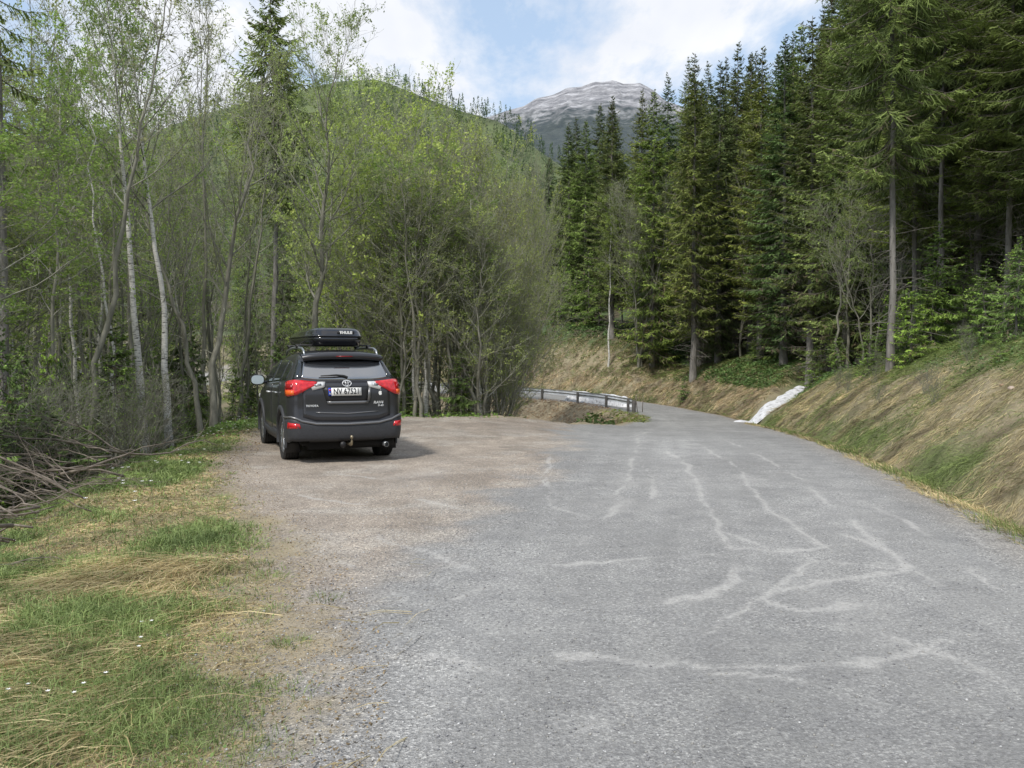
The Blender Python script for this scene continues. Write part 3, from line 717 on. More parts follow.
def Pn(s, z, off=0., side=False, sgn=1):
    """point on the body; rear: s = arc length from the centre line; side: s = y"""
    p = P0(s, z, side); e = .012
    a = P0(abs(s) + e, z, side) - P0(abs(s) - e if (side or abs(s) > e) else 0, z, side); b = P0(s, min(z + e, 1.66), side) - P0(s, z - e, side)
    n = np.cross(a, b); n = n / (np.linalg.norm(n) + 1e-9)
    if n[0] < 0 and side: n = -n
    if not side and n[1] > .2 and n[0] < .3: n = -n
    if not side and (n @ np.array([.35, -1, 0])) < 0 and abs(s) < 1.1: n = -n
    p = p + n * off; sx = sgn if side else (1 if s >= 0 else -1)
    return np.array([p[0] * sx, p[1], p[2]])
def patch(mb, low, up, off=.004, nu=3, nv=5, side=False, sgn=1, mat=0, back=.012):
    low = np.array(low, float); up = np.array(up, float)
    if nu > 1:
        t = np.linspace(0, len(low) - 1, (len(low) - 1) * nu + 1); q = np.arange(len(low))
        low = np.stack([np.interp(t, q, low[:, i]) for i in (0, 1)], 1); up = np.stack([np.interp(t, q, up[:, i]) for i in (0, 1)], 1)
    m = len(low); G = [[low[i] * (1 - v) + up[i] * v for i in range(m)] for v in np.linspace(0, 1, nv)]
    V = np.array([[Pn(g[0], g[1], off, side, sgn) for g in row] for row in G]).reshape(-1, 3)
    idx = np.arange(nv * m).reshape(nv, m)
    q = np.stack([idx[:-1, :-1], idx[:-1, 1:], idx[1:, 1:], idx[1:, :-1]], -1).reshape(-1, 4)
    bd = np.concatenate([idx[0, :], idx[1:, -1], idx[-1, -2::-1], idx[-2:0:-1, 0]])
    gl = np.array(G).reshape(-1, 2)
    Vb = np.array([Pn(gl[i][0], gl[i][1], off - back, side, sgn) for i in bd]); n0 = len(V); nb = len(bd)
    e = np.array([[bd[i], n0 + i, n0 + (i + 1) % nb, bd[(i + 1) % nb]] for i in range(nb)])
    if (side and sgn > 0) or not side: pass
    mb.add(np.vstack([V, Vb]), np.vstack([q, e]), mat)
    return mb
AX = (.93, 3.59); WZ = .355; AR = .425
# body shell
mb = MB(); zb = np.linspace(.22, 1.665, 73)
ring = []
for o_, z in zip(_OL, zb):
    x, y = o_[:, 0], o_[:, 1]
    ring.append(np.stack([np.concatenate([x, -x[-2:0:-1]]), np.concatenate([y, y[-2:0:-1]]), np.full(len(x) * 2 - 2, z)], 1))
ring = np.array(ring); nz_, nr_ = ring.shape[:2]
idx = np.arange(nz_ * nr_).reshape(nz_, nr_); nx = np.roll(idx, -1, 1)
q = np.stack([idx[:-1], nx[:-1], nx[1:], idx[1:]], -1).reshape(-1, 4)
Vv = ring.reshape(-1, 3); cen = Vv[q].mean(1)
cut = np.zeros(len(q), bool)
for a in AX: cut |= (np.hypot(cen[:, 1] - a, cen[:, 2] - WZ) < AR) & (np.abs(cen[:, 0]) > .55)
cut |= (cen[:, 2] < .385) & (cen[:, 1] < .62)
mb.add(Vv, q[~cut])
top = ring[-1]; c0 = top.mean(0) + np.array([0, 0, .018]); mid = (top + c0) / 2 + np.array([0, 0, .006])
n0 = mb.n; mb.add(np.vstack([top, mid, c0[None]]), np.array([[i, (i + 1) % nr_, nr_ + (i + 1) % nr_, nr_ + i] for i in range(nr_)]))
mb.Fs.append((np.array([[n0 + nr_ + i, n0 + nr_ + (i + 1) % nr_, n0 + 2 * nr_] for i in range(nr_)]), 0))
mb.build('body', M_paint, car, True)
# underbody and wheel wells
mb = MB(); mb.box((0, 2.25, .30), (1.16, 4.0, .18)); mb.box((0, 2.25, .36), (1.70, 2.0, .22), bevel=.03)
for a in AX:
    for sg in (-1, 1):
        th = np.linspace(-.15, PI + .15, 20); V = []
        for xx in (.56 * sg, .90 * sg):
            for t in th: V.append((xx, a + math.cos(t) * (AR - .004), WZ + math.sin(t) * (AR - .004)))
        V = np.array(V); i = np.arange(40).reshape(2, 20)
        mb.add(V, np.stack([i[0, :-1], i[0, 1:], i[1, 1:], i[1, :-1]], -1))
        mb.add(np.vstack([V[:20], [[.56 * sg, a, WZ]]]), [[k, k + 1, 20] for k in range(19)])
mb.box((.35, .45, .30), (.9, .55, .12), bevel=.03); mb.box((-.3, .55, .31), (.8, .5, .10), bevel=.03)
mb.build('underbody', M_under, car)
# plastic cladding: sill, arches, bumper
for sg in (-1, 1):
    mb = MB(); ys_ = np.linspace(AX[0] + .46, AX[1] - .46, 9)
    patch(mb, [(y, .26) for y in ys_], [(y, .42 + .02 * math.sin(i)) for i, y in enumerate(ys_)], .022, 2, 3, True, sg, back=.04)
    mb.build('sill', M_plastic, car, True)
    for a in AX:
        mb = MB(); th = np.linspace(-.28, PI + .28, 34); V = []
        for rr, of in ((AR - .012, -.03), (AR - .012, .020), (AR + .012, .028), (AR + .060, .020), (AR + .066, -.01)):
            for t in th:
                y = a + math.cos(t) * rr; z = max(WZ + math.sin(t) * rr, .23); p = Pn(y, z, 0, True, sg)
                if z < .5: p[0] = sg * (.905)
                V.append((p[0] + sg * of, y, z))
        i = np.arange(5 * 34).reshape(5, 34); qq = np.stack([i[:-1, :-1], i[:-1, 1:], i[1:, 1:], i[1:, :-1]], -1).reshape(-1, 4)
        mb.add(V, qq); mb.build('wheel_arch', M_plastic, car, True)
S_ = [-1.13, -1.05, -.95, -.88, -.80, -.72, -.5, -.25, 0, .25, .5, .72, .80, .88, .95, 1.05, 1.13]
mb = MB()
patch(mb, [(s, .365 - .03 * (abs(s) > .9)) for s in S_], [(s, np.interp(abs(s), [0, .62, .74, .84, 1.2], [.585, .60, .645, .70, .69])) for s in S_], .028, 3, 7, back=.05)
bump = mb.build('rear_bumper', M_plastic, car, True)
mb = MB()
patch(mb, [(s, np.interp(abs(s), [0, .62, .74, .84, 1.2], [.572, .587, .632, .687, .677])) for s in S_], [(s, np.interp(abs(s), [0, .62, .74, .84, 1.2], [.602, .617, .662, .717, .707])) for s in S_], .040, 3, 2, back=.03)
mb.build('bumper_trim', M_tail, bump, True)
mb = MB(); patch(mb, [(s, .335) for s in (-.6, -.3, 0, .3, .6)], [(s, .37) for s in (-.6, -.3, 0, .3, .6)], .0, 2, 2, back=.04); mb.build('diffuser', M_black, bump)
for sg in (-1, 1):
    mb = MB(); patch(mb, [(sg * .74, .545), (sg * .98, .535)], [(sg * .76, .605), (sg * .95, .625)], .034, 3, 3); mb.build('reflector', M_red, bump)
# front bumper, head lamps, grille (seen only from the far side)
mb = MB(); fl = [.915, .8]
V = []
for z, of in ((.28, .02), (.35, .035), (.50, .035), (.62, .02)):
    o_ = outline(z); m = o_[o_[:, 1] > 4.05]; m = np.vstack([m, [-1, 1] * m[-2::-1]]); V.append(np.stack([m[:, 0] * 1.015, m[:, 1] + of, np.full(len(m), z)], 1)[:60])
mm = min(len(v) for v in V); V = np.array([v[:mm] for v in V]); i = np.arange(4 * mm).reshape(4, mm)
mb.add(V.reshape(-1, 3), np.stack([i[:-1, :-1], i[:-1, 1:], i[1:, 1:], i[1:, :-1]], -1).reshape(-1, 4)); mb.build('front_bumper', M_plastic, car, True)
mb = MB(); mb.box((0, 4.50, .80), (1.0, .10, .10), bevel=.02); mb.build('grille', M_black, car)
for sg in (-1, 1):
    mb = MB(); mb.box((sg * .66, 4.28, .86), (.34, .34, .11), bevel=.03, rz=-sg * .5); mb.build('headlight', M_clear, car)
# tailgate
SG = [-.70, -.5, -.25, 0, .25, .5, .70]
mb = MB(); patch(mb, [(s, np.interp(abs(s), [0, .5, .7], [.625, .64, .70])) for s in SG], [(s * 1.0, np.interp(abs(s), [0, .45, .7], [1.215, 1.215, 1.19])) for s in SG], .007, 4, 9)
tg = mb.build('tailgate', M_paint, car, True)
mb = MB(); patch(mb, [(-.33, .905), (0, .905), (.33, .905)], [(-.40, 1.14), (0, 1.14), (.40, 1.14)], .010, 4, 5); mb.build('plate_recess', M_black, tg, True)
mb = MB(); patch(mb, [(s, .885) for s in (-.31, 0, .33)], [(s, .925) for s in (-.33, 0, .35)], .022, 4, 3, back=.03)
patch(mb, [(.325, .92), (.365, .92)], [(.355, 1.13), (.395, 1.13)], .020, 2, 3, back=.02); mb.build('handle_trim', M_tail, tg)
mb = MB(); patch(mb, [(s, np.interp(abs(s), [0, .5], [.735, .76])) for s in (-.5, -.25, 0, .25, .5)], [(s, np.interp(abs(s), [0, .5], [.75, .772])) for s in (-.5, -.25, 0, .25, .5)], .018, 3, 2, back=.02); mb.build('tailgate_crease', M_tail, tg)
mb = MB(); sw_ = [-.70, -.62, -.45, -.2, 0, .2, .45, .62, .70]
patch(mb, [(s, np.interp(abs(s), [0, .55, .70], [1.232, 1.235, 1.27])) for s in sw_], [(s * .90, np.interp(abs(s), [0, .60, .70], [1.525, 1.515, 1.49])) for s in sw_], .008, 4, 8)
rw = mb.build('rear_window', M_rglass, car, True)
for sg in (-1, 1):
    mb = MB(); patch(mb, [(sg * .70, 1.27), (sg * .86, 1.24)], [(sg * .635, 1.50), (sg * .74, 1.53)], .006, 3, 6); mb.build('pillar_glass', M_glass, car, True)
# wiper
mb = MB(); mb.tubes(np.array([Pn(s, z, .035) for s, z in ((.02, 1.245), (-.03, 1.27), (-.15, 1.283), (-.40, 1.273))]), [.02, .017, .014, .008], 5, cap=True)
mb.tubes(np.array([Pn(s, z, .022) for s, z in ((-.02, 1.27), (-.20, 1.262), (-.43, 1.258))]), [.008, .008, .006], 4, cap=True); mb.build('wiper', M_black, rw)
# spoiler
mb = MB(); top_, bot_, fr_ = [], [], []
sx_ = np.linspace(-1, 1, 17)
for x in sx_:
    k = abs(x) ** 3; top_.append((x * .655, .27 + .09 * k, 1.605 - .035 * k)); bot_.append((x * .640, .30 + .09 * k, 1.555 - .035 * k)); fr_.append((x * .640, .80, 1.672 - .05 * k))
mid_ = [(x * .655, .50 + .03 * abs(x) ** 3, 1.655 - .045 * abs(x) ** 3) for x in sx_]; und_ = [(x * .61, .50, 1.525 - .03 * abs(x) ** 3) for x in sx_]
V = np.array([und_, bot_, top_, mid_, fr_]); i = np.arange(V.shape[0] * 17).reshape(-1, 17)
mb.add(V.reshape(-1, 3), np.stack([i[:-1, :-1], i[:-1, 1:], i[1:, 1:], i[1:, :-1]], -1).reshape(-1, 4))
for e_ in (0, 16): mb.add(V[:, e_], [[0, 1, 2, 3], [0, 3, 4, 4]][:1])
spo = mb.build('spoiler', M_paint, car, True)
mb = MB(); mb.box((0, .277, 1.583), (.26, .012, .014)); mb.build('brake_light', M_dred, spo)
# tail lights
for sg in (-1, 1):
    mb = MB()
    lo = [(.50, 1.150), (.60, 1.115), (.70, 1.062), (.80, 1.020), (.95, 1.000), (1.06, 1.010)]
    hi = [(.46, 1.200), (.60, 1.212), (.70, 1.222), (.80, 1.228), (.95, 1.215), (1.08, 1.19)]
    patch(mb, [(sg * a, b) for a, b in lo], [(sg * a, b) for a, b in hi], .026, 3, 5, back=.04); tl = mb.build('tail_light', M_red, car, True)
    mb = MB(); patch(mb, [(sg * .36, 1.130), (sg * .52, 1.092), (sg * .545, 1.088)], [(sg * .34, 1.200), (sg * .50, 1.200), (sg * .60, 1.205)], .024, 3, 3, back=.035); mb.build('reversing_lamp', M_clear, tl)
    mb = MB(); patch(mb, [(sg * .50, 1.135), (sg * .40, 1.150)][::-1], [(sg * .52, 1.165), (sg * .41, 1.175)][::-1], .028, 2, 2); mb.build('reversing_bulb', M_silver, tl)
    mb = MB(); patch(mb, [(sg * .82, 1.022), (sg * 1.03, 1.018)], [(sg * .82, 1.085), (sg * 1.03, 1.085)], .031, 4, 3); mb.build('turn_signal', M_orange, tl)
    mb = MB(); patch(mb, [(sg * .84, 1.10), (sg * 1.02, 1.10)], [(sg * .84, 1.175), (sg * 1.02, 1.165)], .030, 4, 3); mb.build('brake_lamp', M_dred, tl)
# writing and emblems
def text_on(name, body, s0, z0, size, mat, off, parent, wide=1.0, bold=.0, shear=0., align='CENTER'):
    cu = bpy.data.curves.new(name, 'FONT'); cu.body = body; cu.size = size; cu.align_x = align; cu.align_y = 'CENTER'; cu.offset = bold; cu.shear = shear; cu.resolution_u = 4
    t = bpy.data.objects.new(name, cu); COL.objects.link(t)
    dg = bpy.context.evaluated_depsgraph_get(); me = bpy.data.meshes.new_from_object(t.evaluated_get(dg)); bpy.data.objects.remove(t)
    for v in me.vertices:
        v.co = Vector(Pn(s0 + v.co.x * wide, z0 + v.co.y, off) if callable(off) is False else off(s0 + v.co.x * wide, z0 + v.co.y))
    me.materials.clear(); me.materials.append(mat); o = bpy.data.objects.new(name, me); link(o, parent); return o
mb = MB(); patch(mb, [(-.30, 1.005), (-.255, 1.005)], [(-.30, 1.115), (-.255, 1.115)], .030, 2, 2); 
np_ = MB(); patch(np_, [(-.255, 1.005), (0, 1.005), (.225, 1.005)], [(-.255, 1.115), (0, 1.115), (.225, 1.115)], .030, 3, 2)
plate = np_.build('number_plate', M_white, tg); mb.build('country_strip', M_blue, plate)
tp = Pn(0, 1.06, 0)
text_on('plate_lettering', 'NV 67521', -.015, 1.060, .118, M_ink, .034, plate, .86, .0016)
mb = MB(); patch(mb, [(-.292, 1.072), (-.263, 1.072)], [(-.292, 1.094), (-.263, 1.094)], .032, 1, 2); mb.build('country_flag', M_red, plate)
text_on('country_letter', 'N', -.278, 1.032, .034, M_white, .033, plate)
text_on('maker_badge', 'TOYOTA', -.555, .862, .040, M_chrome, .016, tg, 1.15, .0015)
text_on('model_badge', 'RAV4', .505, .895, .055, M_chrome, .016, tg, 1.25, .002, .2)
text_on('model_badge', 'D-4D', .545, .850, .038, M_chrome, .016, tg, 1.1, .0015, .2)
mb = MB()
for cx, cz_, ax_, bx_, rr in ((0, 1.178, .070, .042, .006), (0, 1.178, .020, .040, .004), (0, 1.196, .046, .015, .004)):
    th = np.linspace(0, 2 * PI, 33); mb.tubes(np.array([Pn(cx + ax_ * math.cos(t) + 1e-5, cz_ + bx_ * math.sin(t), .020) for t in th]), np.full(33, rr), 5)
mb.build('emblem', M_chrome, tg, True)
# white apple sticker
pts = []
for t in np.linspace(0, 2 * PI, 40, endpoint=False):
    x = math.cos(t); y = math.sin(t); r = 1 - .16 * math.exp(-((t - PI / 2) / .35) ** 2) - .10 * math.exp(-((t - 1.5 * PI) / .25) ** 2)
    x *= r * (.95 + .05 * y); y *= r
    dd = math.hypot(x - 1.12, y - .12)
    if dd < .46: x, y = 1.12 + (x - 1.12) / dd * .46 , .12 + (y - .12) / dd * .46; 
    pts.append((x * .030, y * .033))
leaf = [(.002, .038), (.004, .050), (.016, .062), (.015, .050), (.008, .040)]
mb = MB()
for pl in (pts, leaf):
    tri = tessellate_polygon([[Vector((a, b, 0)) for a, b in pl]]); mb.add([Pn(.545 + a, 1.035 + b, .010) for a, b in pl], np.array([list(t) for t in tri]))
mb.build('sticker', M_white, tg)
# side windows, doors, handles, mirrors
for sg in (-1, 1):
    wl = lambda y: np.interp(y, [.5, 3.2], [1.235, 1.115]); 
    wu = lambda y: np.interp(y, [.60, .80, 1.2, 1.8, 2.3, 2.75, 3.15], [1.46, 1.50, 1.525, 1.53, 1.515, 1.38, 1.155])
    def win(y0, y1, nm='side_window', n=7):
        yy = np.linspace(y0, y1, n); mb = MB(); patch(mb, [(y, wl(y)) for y in yy], [(y, wu(y)) for y in yy], .005, 2, 6, True, sg); return mb.build(nm, M_glass, car, True)
    win(.62, 1.08, 'quarter_window'); 
    arch = lambda y, a: WZ + math.sqrt(max((AR + .075) ** 2 - (y - a) ** 2, 0))
    for y0, y1, a in ((1.14, 2.02, AX[0]), (2.05, 3.08, None)):
        yy = np.linspace(y0, y1, 16); mb = MB()
        lo = [(y, max(.43, arch(y, AX[0]) if a else .43)) for y in yy]
        patch(mb, lo, [(y, wl(y) - .02) for y in yy], .006, 1, 9, True, sg); dr = mb.build('door', M_paint, car, True)
        w_ = win(y0 + .03, y1 - .03); w_.parent = dr
        mb = MB(); hy = y0 + .13; hz = 1.02 if a else 1.0
        mb.tubes(np.array([Pn(hy + q, hz, o_, True, sg) for q, o_ in ((0, .004), (.02, .045), (.10, .052), (.18, .045), (.20, .004))]), [.012, .014, .014, .014, .012], 6, cap=True)
        mb.build('handle', M_chrome if not a else M_silver, dr)
    p = Pn(2.90, 1.12, 0, True, sg)
    mb = MB(); th = np.linspace(0, 2 * PI, 21)[:-1]; V = []
    for yy_, k in ((0, .93), (.01, 1.0), (.05, 1.0), (.10, .88), (.145, .55), (.155, .1)):
        for t in th:
            cx = math.copysign(abs(math.cos(t)) ** .75, math.cos(t)) * .125; cz2 = math.copysign(abs(math.sin(t)) ** .75, math.sin(t)) * .088
            V.append((p[0] + sg * (.155 + cx * k), p[1] + yy_, p[2] + .065 + cz2 * k))
    i = np.arange(120).reshape(6, 20); nx = np.roll(i, -1, 1); mb.add(V, np.stack([i[:-1], nx[:-1], nx[1:], i[1:]], -1).reshape(-1, 4))
    mb.box((p[0] + sg * .035, p[1] + .04, p[2] + .02), (.11, .06, .05), bevel=.01)
    mr = mb.build('mirror', M_paint, car, True)
    mb = MB(); V = [(p[0] + sg * .155, p[1] + .002, p[2] + .065)]
    for t in th:
        cx = math.copysign(abs(math.cos(t)) ** .75, math.cos(t)) * .112; cz2 = math.copysign(abs(math.sin(t)) ** .75, math.sin(t)) * .076
        V.append((p[0] + sg * (.155 + cx), p[1] + .002 - .012 * sg * math.cos(t) * 0, p[2] + .065 + cz2))
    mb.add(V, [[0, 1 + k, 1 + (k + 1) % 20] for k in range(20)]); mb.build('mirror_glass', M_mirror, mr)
    # roof rail and its feet
    mb = MB(); ry = [.50, .58, .75, 1.2, 1.7, 2.1, 2.3, 2.42]; rz_ = [1.60, 1.665, 1.705, 1.72, 1.715, 1.695, 1.665, 1.60]
    mb.tubes(np.array([(sg * (.60 + .0 * y), y, z) for y, z in zip(ry, rz_)]), [.016, .020, .021, .021, .021, .021, .020, .016], 7, cap=True)
    rr_ = mb.build('roof_rail', M_silver, car, True)
# windscreen
V = []
for z in np.linspace(1.17, 1.55, 8):
    w = np.interp(z, *[_sw[0], _sw[1]]) * .90; yf = np.interp(z, *_sf)
    for x in np.linspace(-1, 1, 13): V.append((x * w, yf + .012 - .25 * abs(x) ** 2.4, z))
i = np.arange(8 * 13).reshape(8, 13); mb = MB(); mb.add(V, np.stack([i[:-1, :-1], i[:-1, 1:], i[1:, 1:], i[1:, :-1]], -1).reshape(-1, 4)); mb.build('windscreen', M_glass, car, True)
# crossbars
for y in (1.12, 2.02):
    mb = MB(); mb.box((0, y, 1.757), (1.30, .07, .024), bevel=.01)
    for sg in (-1, 1): mb.box((sg * .60, y, 1.735), (.07, .11, .050), bevel=.012)
    mb.build('crossbar', M_black, car)
# wheels
for a in AX:
    for sg in (-1, 1):
        cx = sg * .785; W = .125
        mb = MB(); pr = [(.235, -W * .8), (.30, -W), (.335, -W * .98), (.352, -W * .82)]
        for k in range(5):
            u = -W * .70 + k * W * .35; pr += [(.356, u - .014), (.356, u + .006), (.348, u + .008), (.348, u + .016)]
        pr += [(.352, W * .82), (.335, W * .98), (.30, W), (.235, W * .8)]
        mb.lathe(pr, 'x', (cx, a, WZ), 48); ty = mb.build('tyre', M_tyre, car, False)
        mb = MB(); fx = cx + sg * W * .55
        mb.lathe([(.238, -W * .8 * sg * -1), (.238, W * .80), (.228, W * .86), (.222, W * .70), (.215, 0)] if sg > 0 else [(.238, W * .8), (.238, -W * .80), (.228, -W * .86), (.222, -W * .70), (.215, 0)], 'x', (cx, a, WZ), 40, 0)
        for k in range(5):
            for dd in (-.17, .17):
                t = k * 2 * PI / 5 + dd + .3; t2 = k * 2 * PI / 5 + dd * .35 + .3
                P = np.array([(fx + sg * .022, a + math.cos(t2) * .04, WZ + math.sin(t2) * .04), (fx + sg * .03, a + math.cos(t) * .13, WZ + math.sin(t) * .13), (fx + sg * .030, a + math.cos(t) * .225, WZ + math.sin(t) * .225)])
                mb.tubes(P, [.024, .018, .016], 5, 0)
        mb.lathe([(0, .05 * sg), (.045, .045 * sg), (.055, .02 * sg), (.055, -.02 * sg)], 'x', (fx, a, WZ), 20, 0)
        mb.lathe([(.0, -.03), (.235, -.03)], 'x', (fx - sg * .05, a, WZ), 30, 1)
        rm = mb.build('rim', [M_rim, M_rimd], ty, True)
# mud flaps, tow bar, exhaust
for sg in (-1, 1):
    mb = MB(); mb.box((sg * .80, AX[0] - .40, .275), (.24, .02, .24), bevel=.005); mb.build('mud_flap', M_black, car)
mb = MB(); mb.tubes(np.array([(.03, .35, .30), (.03, .02, .29), (.03, -.06, .30), (.03, -.085, .345), (.03, -.085, .385)]), [.025, .025, .024, .018, .015], 8, cap=True)
mb.lathe([(0, -.027), (.018, -.022), (.027, 0), (.018, .022), (0, .027)], 'z', (.03, -.085, .405), 12)
tb = mb.build('tow_bar', M_brass, car, True)
mb = MB(); mb.lathe([(0, -.03), (.045, -.03), (.05, .02), (0, .02)], 'y', (-.09, .0, .29), 14); mb.build('socket', M_black, tb)
mb = MB(); mb.lathe([(.034, 0), (.038, 0), (.038, .3), (.034, .3)], 'y', (.62, .0, .27), 14); mb.lathe([(0, .1), (.034, .1)], 'y', (.62, 0, .27), 14); mb.build('exhaust_pipe', M_silver, car, True)

# roof box: a thing of its own on the crossbars
box = empty('roof_box', (CARX, CARY, 0), CARH)
zc = car.location.z
cv = Matrix.Rotation(CARH, 3, 'Z') @ Vector((.04, .86, 0)); box.rotation_euler[2] = CARH + .03; box.scale = (1.05, 1, 1.0)
box.location = (CARX + cv.x, CARY + cv.y, zc + 1.835)
tag(box, 'long glossy black roof box carried on the bars of the parked car', 'roof box')
def box_loft(levels, name, mat, par, cap=True):
    """levels: z, halfwidth rear, halfwidth front, y0, y1"""
    R = []
    for z, wr_, wf, y0, y1 in levels:
        o_ = []
        for t in np.linspace(0, 2 * PI, 60, endpoint=False):
            c, s = math.cos(t), math.sin(t); n = 5.0
            x = math.copysign(abs(c) ** (2 / n), c); y = math.copysign(abs(s) ** (2 / n), s); yy = (y + 1) / 2
            o_.append((x * (wr_ + (wf - wr_) * yy ** 1.6), y0 + (y1 - y0) * yy, z + .0 * yy))
        R.append(o_)
    R = np.array(R); nL = len(R); i = np.arange(nL * 60).reshape(nL, 60); nx = np.roll(i, -1, 1)
    mb = MB(); mb.add(R.reshape(-1, 3), np.stack([i[:-1], nx[:-1], nx[1:], i[1:]], -1).reshape(-1, 4))
    for k, rv in ((0, -1), (nL - 1, 1)): mb.Fs.append((i[k][::rv][None], 0))
    return mb.build(name, mat, par, True)
box_loft([(0, .36, .36, .10, 2.1), (.02, .41, .41, .03, 2.24), (.10, .44, .44, .0, 2.32), (.155, .45, .45, -.005, 2.34)], 'base', M_gloss, box)
box_loft([(.158, .458, .455, -.012, 2.35), (.175, .458, .455, -.012, 2.35), (.18, .448, .445, -.002, 2.32), (.24, .425, .40, .03, 2.08), (.285, .39, .34, .08, 1.82), (.308, .34, .26, .16, 1.50), (.314, .25, .16, .30, 1.2)], 'lid', M_gloss, box)
mb = MB(); mb.box((.10, -.0125, .225), (.27, .012, .055), bevel=.004)
lb = mb.build('label_plate', M_black, box); lb.rotation_euler = (0, 0, 0)
# the box maker's lettering: white capitals on the rear of the lid
cu = bpy.data.curves.new('lettering', 'FONT'); cu.body = 'THULE'; cu.size = .058; cu.align_x = 'CENTER'; cu.align_y = 'CENTER'; cu.offset = .0045
t_ = bpy.data.objects.new('lettering', cu); COL.objects.link(t_)
me = bpy.data.meshes.new_from_object(t_.evaluated_get(bpy.context.evaluated_depsgraph_get())); bpy.data.objects.remove(t_)
for v in me.vertices: v.co = Vector((.10 + v.co.x * 1.12, -.0205, .225 + v.co.y))
me.materials.clear(); me.materials.append(M_white); link(bpy.data.objects.new('lettering', me), lb)
for q_ in (0, .92):
    pass
mb = MB(); mb.lathe([(0, -.012), (.016, -.010), (.018, .008), (0, .008)], 'x', (-.395, .30, .215), 12); mb.build('lock', M_silver, box)

# ------------------------------------------------------------------ guard rail
M_rail = simple('galvanised_steel', (.52, .54, .57), .5, .2, noise=.2, nscale=3)
M_post = simple('rail_post', (.09, .085, .08), .8, noise=.3, nscale=10)
RP = smooth_poly([(6.35, 44.6), (5.85, 47.6), (4.9, 51.0), (3.0, 54.7), (0.6, 57.6), (-3, 61), (-8, 65)], 6)
def railz(x, y): return float(zroad(y)) - .02
zs_ = np.array([railz(a, b) for a, b in RP])
gr = empty('guard_rail', (RP[0][0], RP[0][1], zs_[0])); tag(gr, 'steel guard rail curving round the bend above the dry bank', 'guard rail')
org = np.array([RP[0][0], RP[0][1], zs_[0]])
tan_ = unit(np.gradient(RP, axis=0)); nor = np.stack([tan_[:, 1], -tan_[:, 0]], 1)  # towards the road
prof = [(-.0, .40), (.035, .46), (.05, .50), (.035, .535), (-.01, .56), (-.01, .585), (.035, .61), (.05, .645), (.035, .685), (0, .73)]
V = []
for (x, y), n, z in zip(RP, nor, zs_):
    for o_, h in prof: V.append((x + n[0] * o_, y + n[1] * o_, z + h))
m = len(RP); i = np.arange(m * len(prof)).reshape(m, -1)
mb = MB(); mb.add(np.array(V) - org, np.stack([i[:-1, :-1], i[1:, :-1], i[1:, 1:], i[:-1, 1:]], -1).reshape(-1, 4)); mb.build('beam', M_rail, gr, True)
acc = np.concatenate([[0], np.cumsum(np.linalg.norm(np.diff(RP, axis=0), axis=1))])
for s in np.arange(.3, acc[-1], 4.0):
    x, y = np.interp(s, acc, RP[:, 0]), np.interp(s, acc, RP[:, 1]); n = np.array([np.interp(s, acc, nor[:, 0]), np.interp(s, acc, nor[:, 1])])
    mb = MB(); p = np.array([x - n[0] * .09, y - n[1] * .09, railz(x, y) - .05]) - org; mb.box(p, (.12, .14, 1.5), rz=math.atan2(n[1], n[0]), bevel=.01); mb.build('post', M_post, gr)
mb = MB(); mb.box(np.array([6.42, 44.2, zs_[0] - .02]) - org, (.16, .2, 1.35), bevel=.02, rz=.2); mb.build('end_post', M_post, gr)
for k, (dx, dy, h, tl) in enumerate(((.30, 44.3, 1.0, .05), (.50, 44.8, .9, -.06), (.72, 44.5, .95, .02))):
    o_ = MB(); o_.tubes(np.array([(0, 0, 0), (tl, 0, h * .6), (tl * 1.7, .02, h)]), [.022, .018, .012], 6, 0, cap=True)
    s_ = o_.build('marker_stake', M_dead); s_.location = (6.2 + dx, dy, float(zroad(dy)) - .03)
    tag(s_, ['leftmost thin wooden stake by the end of the guard rail', 'middle thin wooden stake by the end of the guard rail', 'rightmost thin wooden stake by the end of the guard rail'][k], 'stake')

